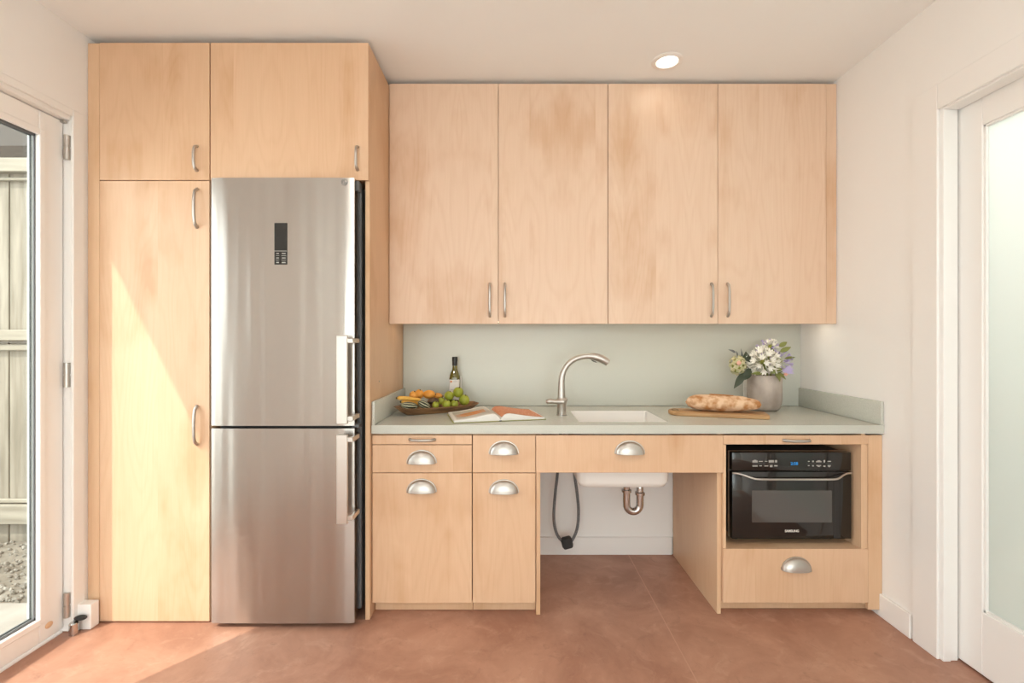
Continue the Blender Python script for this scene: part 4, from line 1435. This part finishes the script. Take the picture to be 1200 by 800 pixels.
bmesh.ops.bevel(bmx, geom=ed, offset=0.003, segments=2, profile=0.5, affect='EDGES')
MB().bm(bmx).build('plank', 'board', cbd, local=True, sharp=35)
m = MB()
gp = [(-HL + 0.032 + 0.016 * math.cos(a), 0.030 * math.sin(a), 0.0188) for a in [2 * PI * i / 20 for i in range(21)]]
m.tube(gp, 0.0018, 6, caps=False)
m.build('grip_ring', 'stem', cbd, local=True)

ang = CA - math.radians(1)
br = thing('bread_loaf', 'long crusty floured bread loaf with a split top on the board', 'bread', (1.072, 2.418, CT + 0.0200), (0, 0, ang))


def bread_fn(d):
    return 1 + 0.05 * noise.noise((d.x * 2.4, d.y * 2.2, d.z * 2.2)) + 0.018 * noise.noise((d.x * 9, d.y * 8, d.z * 8))


m = MB()
vs_, fs_ = [], []
su, sv = 26, 36
BL = 0.178
for j in range(sv + 1):
    t = -1 + 2 * j / sv
    prof_r = max(0.0, 1 - abs(t) ** 3.2) ** 0.5
    bulge = 1.0 - 0.13 * (t + 0.05)
    for k in range(su):
        a = 2 * PI * k / su
        nx_, nz_ = math.cos(a), math.sin(a)
        ry = 0.060 * prof_r * bulge
        rz = 0.043 * prof_r * bulge
        zz = 0.041 + rz * nz_ * (1.0 if nz_ > 0 else 0.95)
        q = 1 + 0.10 * noise.noise((t * 3.1, nx_ * 1.5, nz_ * 1.5 + 3)) + 0.03 * noise.noise((t * 14, nx_ * 5, nz_ * 5))
        vs_.append((BL * t + 0.003 * noise.noise((t * 4, a, 1)), ry * nx_ * q, max(0.0006, 0.041 + (zz - 0.041) * q)))
for j in range(sv):
    for k in range(su):
        k2 = (k + 1) % su
        fs_.append((j * su + k, j * su + k2, (j + 1) * su + k2, (j + 1) * su + k))
m.add(vs_, fs_)
m.build('crust', 'crust', br, local=True, sharp=75)
m = MB()
vs_, fs_ = [], []
for i in range(15):
    t = -0.35 + 0.62 * i / 14
    hw = 0.010 * math.sin(PI * i / 14) ** 0.7 + 0.001
    zt = 0.0855 * (1 - 0.05 * t) * (1 - 0.12 * t * t) - 0.0005
    for v in (-1, 0, 1):
        vs_.append((BL * t, -0.008 + hw * v - 0.02 * t, zt + (0.002 if v == 0 else -0.0015)))
for i in range(14):
    for v in range(2):
        b_ = i * 3 + v
        fs_.append((b_, b_ + 3, b_ + 4, b_ + 1))
m.add(vs_, fs_)
m.build('split_crust', 'crumb', br, local=True)

# ------------------------------------------------------------------ vase and flowers
M['clay'] = two_tone('grey_clay', (0.27, 0.22, 0.185), (0.50, 0.43, 0.38), 13, 0.3, 0.7, 0.75, stretch=(1, 1, 0.6), detail=7, bump=0.15)
M['petal_w'] = plain('white_petal', (0.86, 0.84, 0.78), 0.6, var=0.04)
M['petal_p'] = plain('lilac_petal', (0.47, 0.40, 0.63), 0.6, var=0.12)
M['petal_g'] = two_tone('green_pink_petal', (0.42, 0.43, 0.21), (0.62, 0.56, 0.36), 30, 0.35, 0.65, 0.6)
M['petal_pink'] = plain('pink_petal', (0.70, 0.38, 0.30), 0.6, var=0.1)
M['leaf_d'] = plain('dark_leaf', (0.035, 0.048, 0.022), 0.5, var=0.25, vscale=40)
M['leaf_m'] = plain('olive_leaf', (0.15, 0.17, 0.035), 0.5, var=0.25, vscale=40)
M['leaf_b'] = plain('blue_grey_leaf', (0.09, 0.10, 0.105), 0.5, var=0.2)
M['floret_c'] = plain('floret_green', (0.29, 0.31, 0.06), 0.6, var=0.2, vscale=60)
VX, VY = 1.380, 2.598
VR = 0.086
va = thing('vase', 'grey clay cylinder vase holding mixed flowers beside the bread', 'vase', (VX, VY, CT))
MB().lathe([(0.050, 0.0008), (0.062, 0.003), (0.074, 0.014), (0.082, 0.034), (VR, 0.06), (VR, 0.190), (VR - 0.002, 0.1925), (VR - 0.007, 0.1925), (VR - 0.009, 0.19), (VR - 0.010, 0.06), (0.06, 0.02), (0.03, 0.015)],
           36, (VX, VY, CT)).build('body', 'clay', va, sharp=50)
VT = CT + 0.193


def leaf_mesh(p0, p1, wid, bend=0.01, nrm=Vector((0, -1, 0.3)), n=7):
    m_ = MB()
    p0, p1 = Vector(p0), Vector(p1)
    ax = p1 - p0
    side = ax.cross(nrm)
    side.normalize()
    up = side.cross(ax).normalized()
    vs_, fs_ = [], []
    for lay, off in ((0, 0.0005), (1, -0.0005)):
        for i in range(n + 1):
            t = i / n
            hw = wid * math.sin(PI * min(1, (t * 0.94 + 0.05)) ** 0.8) if 0 < t < 1 else 0.0008
            c_ = p0 + ax * t + up * (bend * math.sin(PI * t) + off)
            for v in (-1, 0, 1):
                vs_.append(c_ + side * hw * v - up * (0.18 * hw * (v == 0)))
    q = (n + 1) * 3
    for i in range(n):
        for v in range(2):
            b_ = i * 3 + v
            fs_.append((b_, b_ + 1, b_ + 4, b_ + 3))
            fs_.append((q + b_ + 3, q + b_ + 4, q + b_ + 1, q + b_))
        fs_.append((i * 3, i * 3 + 3, q + i * 3 + 3, q + i * 3))
        fs_.append((i * 3 + 2, q + i * 3 + 2, q + i * 3 + 5, i * 3 + 5))
    return m_.add(vs_, fs_)


def stem_to(parent, tip, x0, y0, mat='leaf_m', r=0.0022):
    p = Vector((VX + x0, VY + y0, CT + 0.03))
    q = Vector((VX + x0 * 1.1, VY + y0 * 1.1, VT + 0.002))
    MB().tube(spline([p, (p + q) / 2, q, (q + Vector(tip)) / 2, Vector(tip)], 3), r, 6).build('stem', mat, parent)


FB = (VX, VY, CT + 0.03)


def floret(length, flare, pw, seed):
    # trumpet flower along +Z with six curling petals
    rnd = random.Random(seed)
    m_ = MB()
    m_.tube([(0, 0, 0), (0, 0, length * 0.3), (0, 0, length * 0.55)], [0.0012, 0.0017, 0.0036], 7)
    for k in range(6):
        a = 2 * PI * k / 6 + rnd.random() * 0.2
        d_ = Vector((math.cos(a), math.sin(a), 0))
        s_ = Vector((-d_.y, d_.x, 0))
        P_ = [(0.5, 0.003), (0.7, flare * 0.45), (0.9, flare * 0.85), (1.0, flare * 1.15)]
        vs_, fs_ = [], []
        for i, (tz, rr_) in enumerate(P_):
            hw = pw * (0.6, 1.0, 0.85, 0.15)[i]
            for v in (-1, 1):
                vs_.append(d_ * rr_ + s_ * hw * v + Vector((0, 0, length * tz)))
        fs_ = [(2 * i, 2 * i + 1, 2 * i + 3, 2 * i + 2) for i in range(3)]
        m_.add(vs_, fs_)
    return m_


def umbel(name, label, center, rad, count, mat, length, flare, pw, sx, sy, half=None, group=None, seed=1):
    rnd = random.Random(seed)
    f = thing(name, label, 'flower', FB, group=group)
    c_ = Vector(center)
    stem_to(f, c_, sx, sy, 'leaf_m', 0.0035)
    MB().blob(c_, (0.012, 0.012, 0.012), 10, 7).build('flower_centre', 'floret_c', f)
    proto = None
    sm = MB()
    for k in range(count):
        z_ = 1 - 1.75 * (k + 0.5) / count
        th = k * 2.399963 + 0.4
        r_ = math.sqrt(max(0, 1 - z_ * z_))
        d_ = Vector((r_ * math.cos(th), r_ * math.sin(th), z_))
        if half is not None:
            d_ = (d_ + Vector(half)).normalized()
        L_ = rad - length
        p = c_ + d_ * L_
        sm.tube([c_ + d_ * 0.008, p], 0.0009, 5)
        if proto is None:
            proto = floret(length, flare, pw, seed).build('floret', mat, f, local=True, sharp=80)
            o_ = proto
        else:
            o_ = proto.copy()
            COL.objects.link(o_)
            o_.parent = f
        o_.location = p - Vector(FB)
        s_ = rnd.uniform(0.85, 1.12)
        o_.scale = (s_, s_, s_)
        q_ = d_.to_track_quat('Z', 'Y').to_euler()
        o_.rotation_euler = q_
    sm.build('floret_stalks', 'floret_c', f)
    return f


c0 = at(893.5, 424, 2.565)
umbel('white_agapanthus', 'large white star-shaped agapanthus head at the vase front', (c0.x, c0.y, c0.z), 0.088, 34, 'petal_w', 0.046, 0.015, 0.0052, 0.0, -0.03, half=(0, -0.25, 0.05), seed=3)
c0 = at(913, 423, 2.60)
umbel('lilac_agapanthus', 'pale lilac agapanthus head leaning towards the corner side splash', (c0.x, c0.y, c0.z), 0.066, 14, 'petal_p', 0.036, 0.010, 0.0036, 0.03, 0.0, half=(0.35, 0, 0), seed=5)
c0 = at(900, 410, 2.635)
umbel('lilac_agapanthus', 'small lilac and white agapanthus spray rising behind the white head', (c0.x, c0.y, c0.z), 0.066, 12, 'petal_p', 0.034, 0.008, 0.0032, 0.01, 0.03, half=(0, 0, 0.35), seed=9)
c0 = at(903, 406, 2.615)
umbel('white_agapanthus', 'small cream agapanthus spray at the top of the bouquet', (c0.x, c0.y, c0.z), 0.045, 12, 'petal_w', 0.026, 0.008, 0.0032, 0.02, 0.02, half=(0, -0.1, 0.5), seed=11)

# green and pink hydrangea-like cluster
hy = thing('green_hydrangea', 'green cluster flower with pink centre drooping over the vase edge', 'flower', FB)
hc = at(864.5, 428, 2.555)
stem_to(hy, hc, -0.05, -0.02)
proto = None
rnd = random.Random(4)
for k in range(34):
    z_ = 1 - 1.9 * (k + 0.5) / 34
    th = k * 2.399963
    r_ = math.sqrt(max(0, 1 - z_ * z_))
    d_ = Vector((r_ * math.cos(th), r_ * math.sin(th) - 0.2, z_)).normalized()
    if proto is None:
        m = MB()
        for q in range(4):
            a = PI / 2 * q + 0.3
            e_ = Vector((math.cos(a), math.sin(a), 0.15)) * 0.015
            s_ = Vector((-math.sin(a), math.cos(a), 0)) * 0.0075
            m.add([(0, 0, 0), e_ * 0.55 + s_, e_, e_ * 0.55 - s_], [(0, 1, 2, 3)])
        proto = m.build('petal_cluster', 'petal_g', hy, local=True)
        o_ = proto
    else:
        o_ = proto.copy()
        COL.objects.link(o_)
        o_.parent = hy
    o_.location = hc + Vector((d_.x * 0.042, d_.y * 0.036, d_.z * 0.052)) - Vector(FB)
    o_.rotation_euler = d_.to_track_quat('Z', 'Y').to_euler()
pk = at(866, 425.2, 2.506)
MB().blob(pk, (0.013, 0.008, 0.012), 10, 6).build('pink_bud', 'petal_pink', hy)
MB().blob(hc, (0.033, 0.028, 0.042), 10, 7).build('flower_core', 'floret_c', hy)


def sprig(name, label, mat, leaves, base, group='leaf sprigs in the vase'):
    f = thing(name, label, 'foliage', FB, group=group)
    tip = leaves[0][0]
    stem_to(f, tip, base[0], base[1], mat, 0.0018)
    for p0, p1, wd_ in leaves:
        leaf_mesh(p0, p1, wd_, 0.006).build('leaf', mat, f)


def lf(a, b, d, w_, d2=None):
    return (at(a[0], a[1], d), at(b[0], b[1], d2 or d), w_)


sprig('dark_leaf_sprig', 'broad dark green leaves hanging down beside the grey vase', 'leaf_d',
      [lf((881, 436), (863, 446), 2.545, 0.020), lf((872, 437), (860, 455), 2.53, 0.019), lf((880, 432), (871, 440), 2.52, 0.015)], (-0.05, -0.03))
sprig('dark_leaf_sprig', 'upright dark green leaf behind the green cluster flower', 'leaf_d',
      [lf((874, 428), (874, 411.5), 2.585, 0.023), lf((872, 424), (880, 417), 2.58, 0.016)], (-0.045, 0.01))
sprig('grey_leaf_sprig', 'thin blue-grey leaf sprig reaching out towards the faucet', 'leaf_b',
      [lf((869.5, 424), (868.5, 408.5), 2.60, 0.0055), lf((862, 413), (853.5, 409.5), 2.595, 0.0065), lf((864, 418), (862.5, 411), 2.59, 0.004), lf((863, 421), (858, 418), 2.59, 0.0045)], (-0.04, 0.02))
sprig('olive_leaf_sprig', 'olive green leaves fanning out at the bouquet top', 'leaf_m',
      [lf((914, 412), (927, 406.5), 2.60, 0.013), lf((913, 406), (922.5, 400.5), 2.61, 0.013), lf((919, 420), (932, 418.5), 2.59, 0.0075), lf((910, 414), (898, 411), 2.60, 0.011), lf((908, 416), (903, 407), 2.615, 0.009)], (0.04, 0.01))
sprig('olive_leaf_sprig', 'low green leaves over the vase rim nearest the corner', 'leaf_m',
      [lf((909, 436), (914, 447), 2.53, 0.012, 2.49), lf((910, 436), (921, 444.5), 2.54, 0.010, 2.50), lf((908, 434), (917, 432), 2.52, 0.011), lf((903, 437.5), (911, 433), 2.515, 0.010), lf((893, 437.5), (880, 437.5), 2.515, 0.009)], (0.045, -0.03))
pf = thing('pink_flower', 'small salmon pink bloom below the lilac head at the vase rim', 'flower', FB)
c0 = at(920, 438.5, 2.55)
stem_to(pf, c0, 0.05, -0.01)
for q in range(5):
    a = 2 * PI * q / 5
    leaf_mesh(c0, c0 + Vector((math.cos(a) * 0.014, -0.008, math.sin(a) * 0.010)), 0.005, 0.002).build('petal', 'petal_pink', pf)
lp = thing('lilac_bloom', 'single deep lilac bloom beside the corner side of the bouquet', 'flower', FB)
c0 = at(917, 435, 2.565)
stem_to(lp, c0, 0.055, 0.0)
for q in range(7):
    a = -0.25 + 0.17 * q
    leaf_mesh(c0, c0 + Vector((math.cos(a) * 0.058, -0.012 + 0.006 * (q % 3), math.sin(a) * 0.050)), 0.0075, 0.004).build('petal', 'petal_p', lp)

for o in bpy.data.objects:
    if '_base' in o:
        del o['_base']
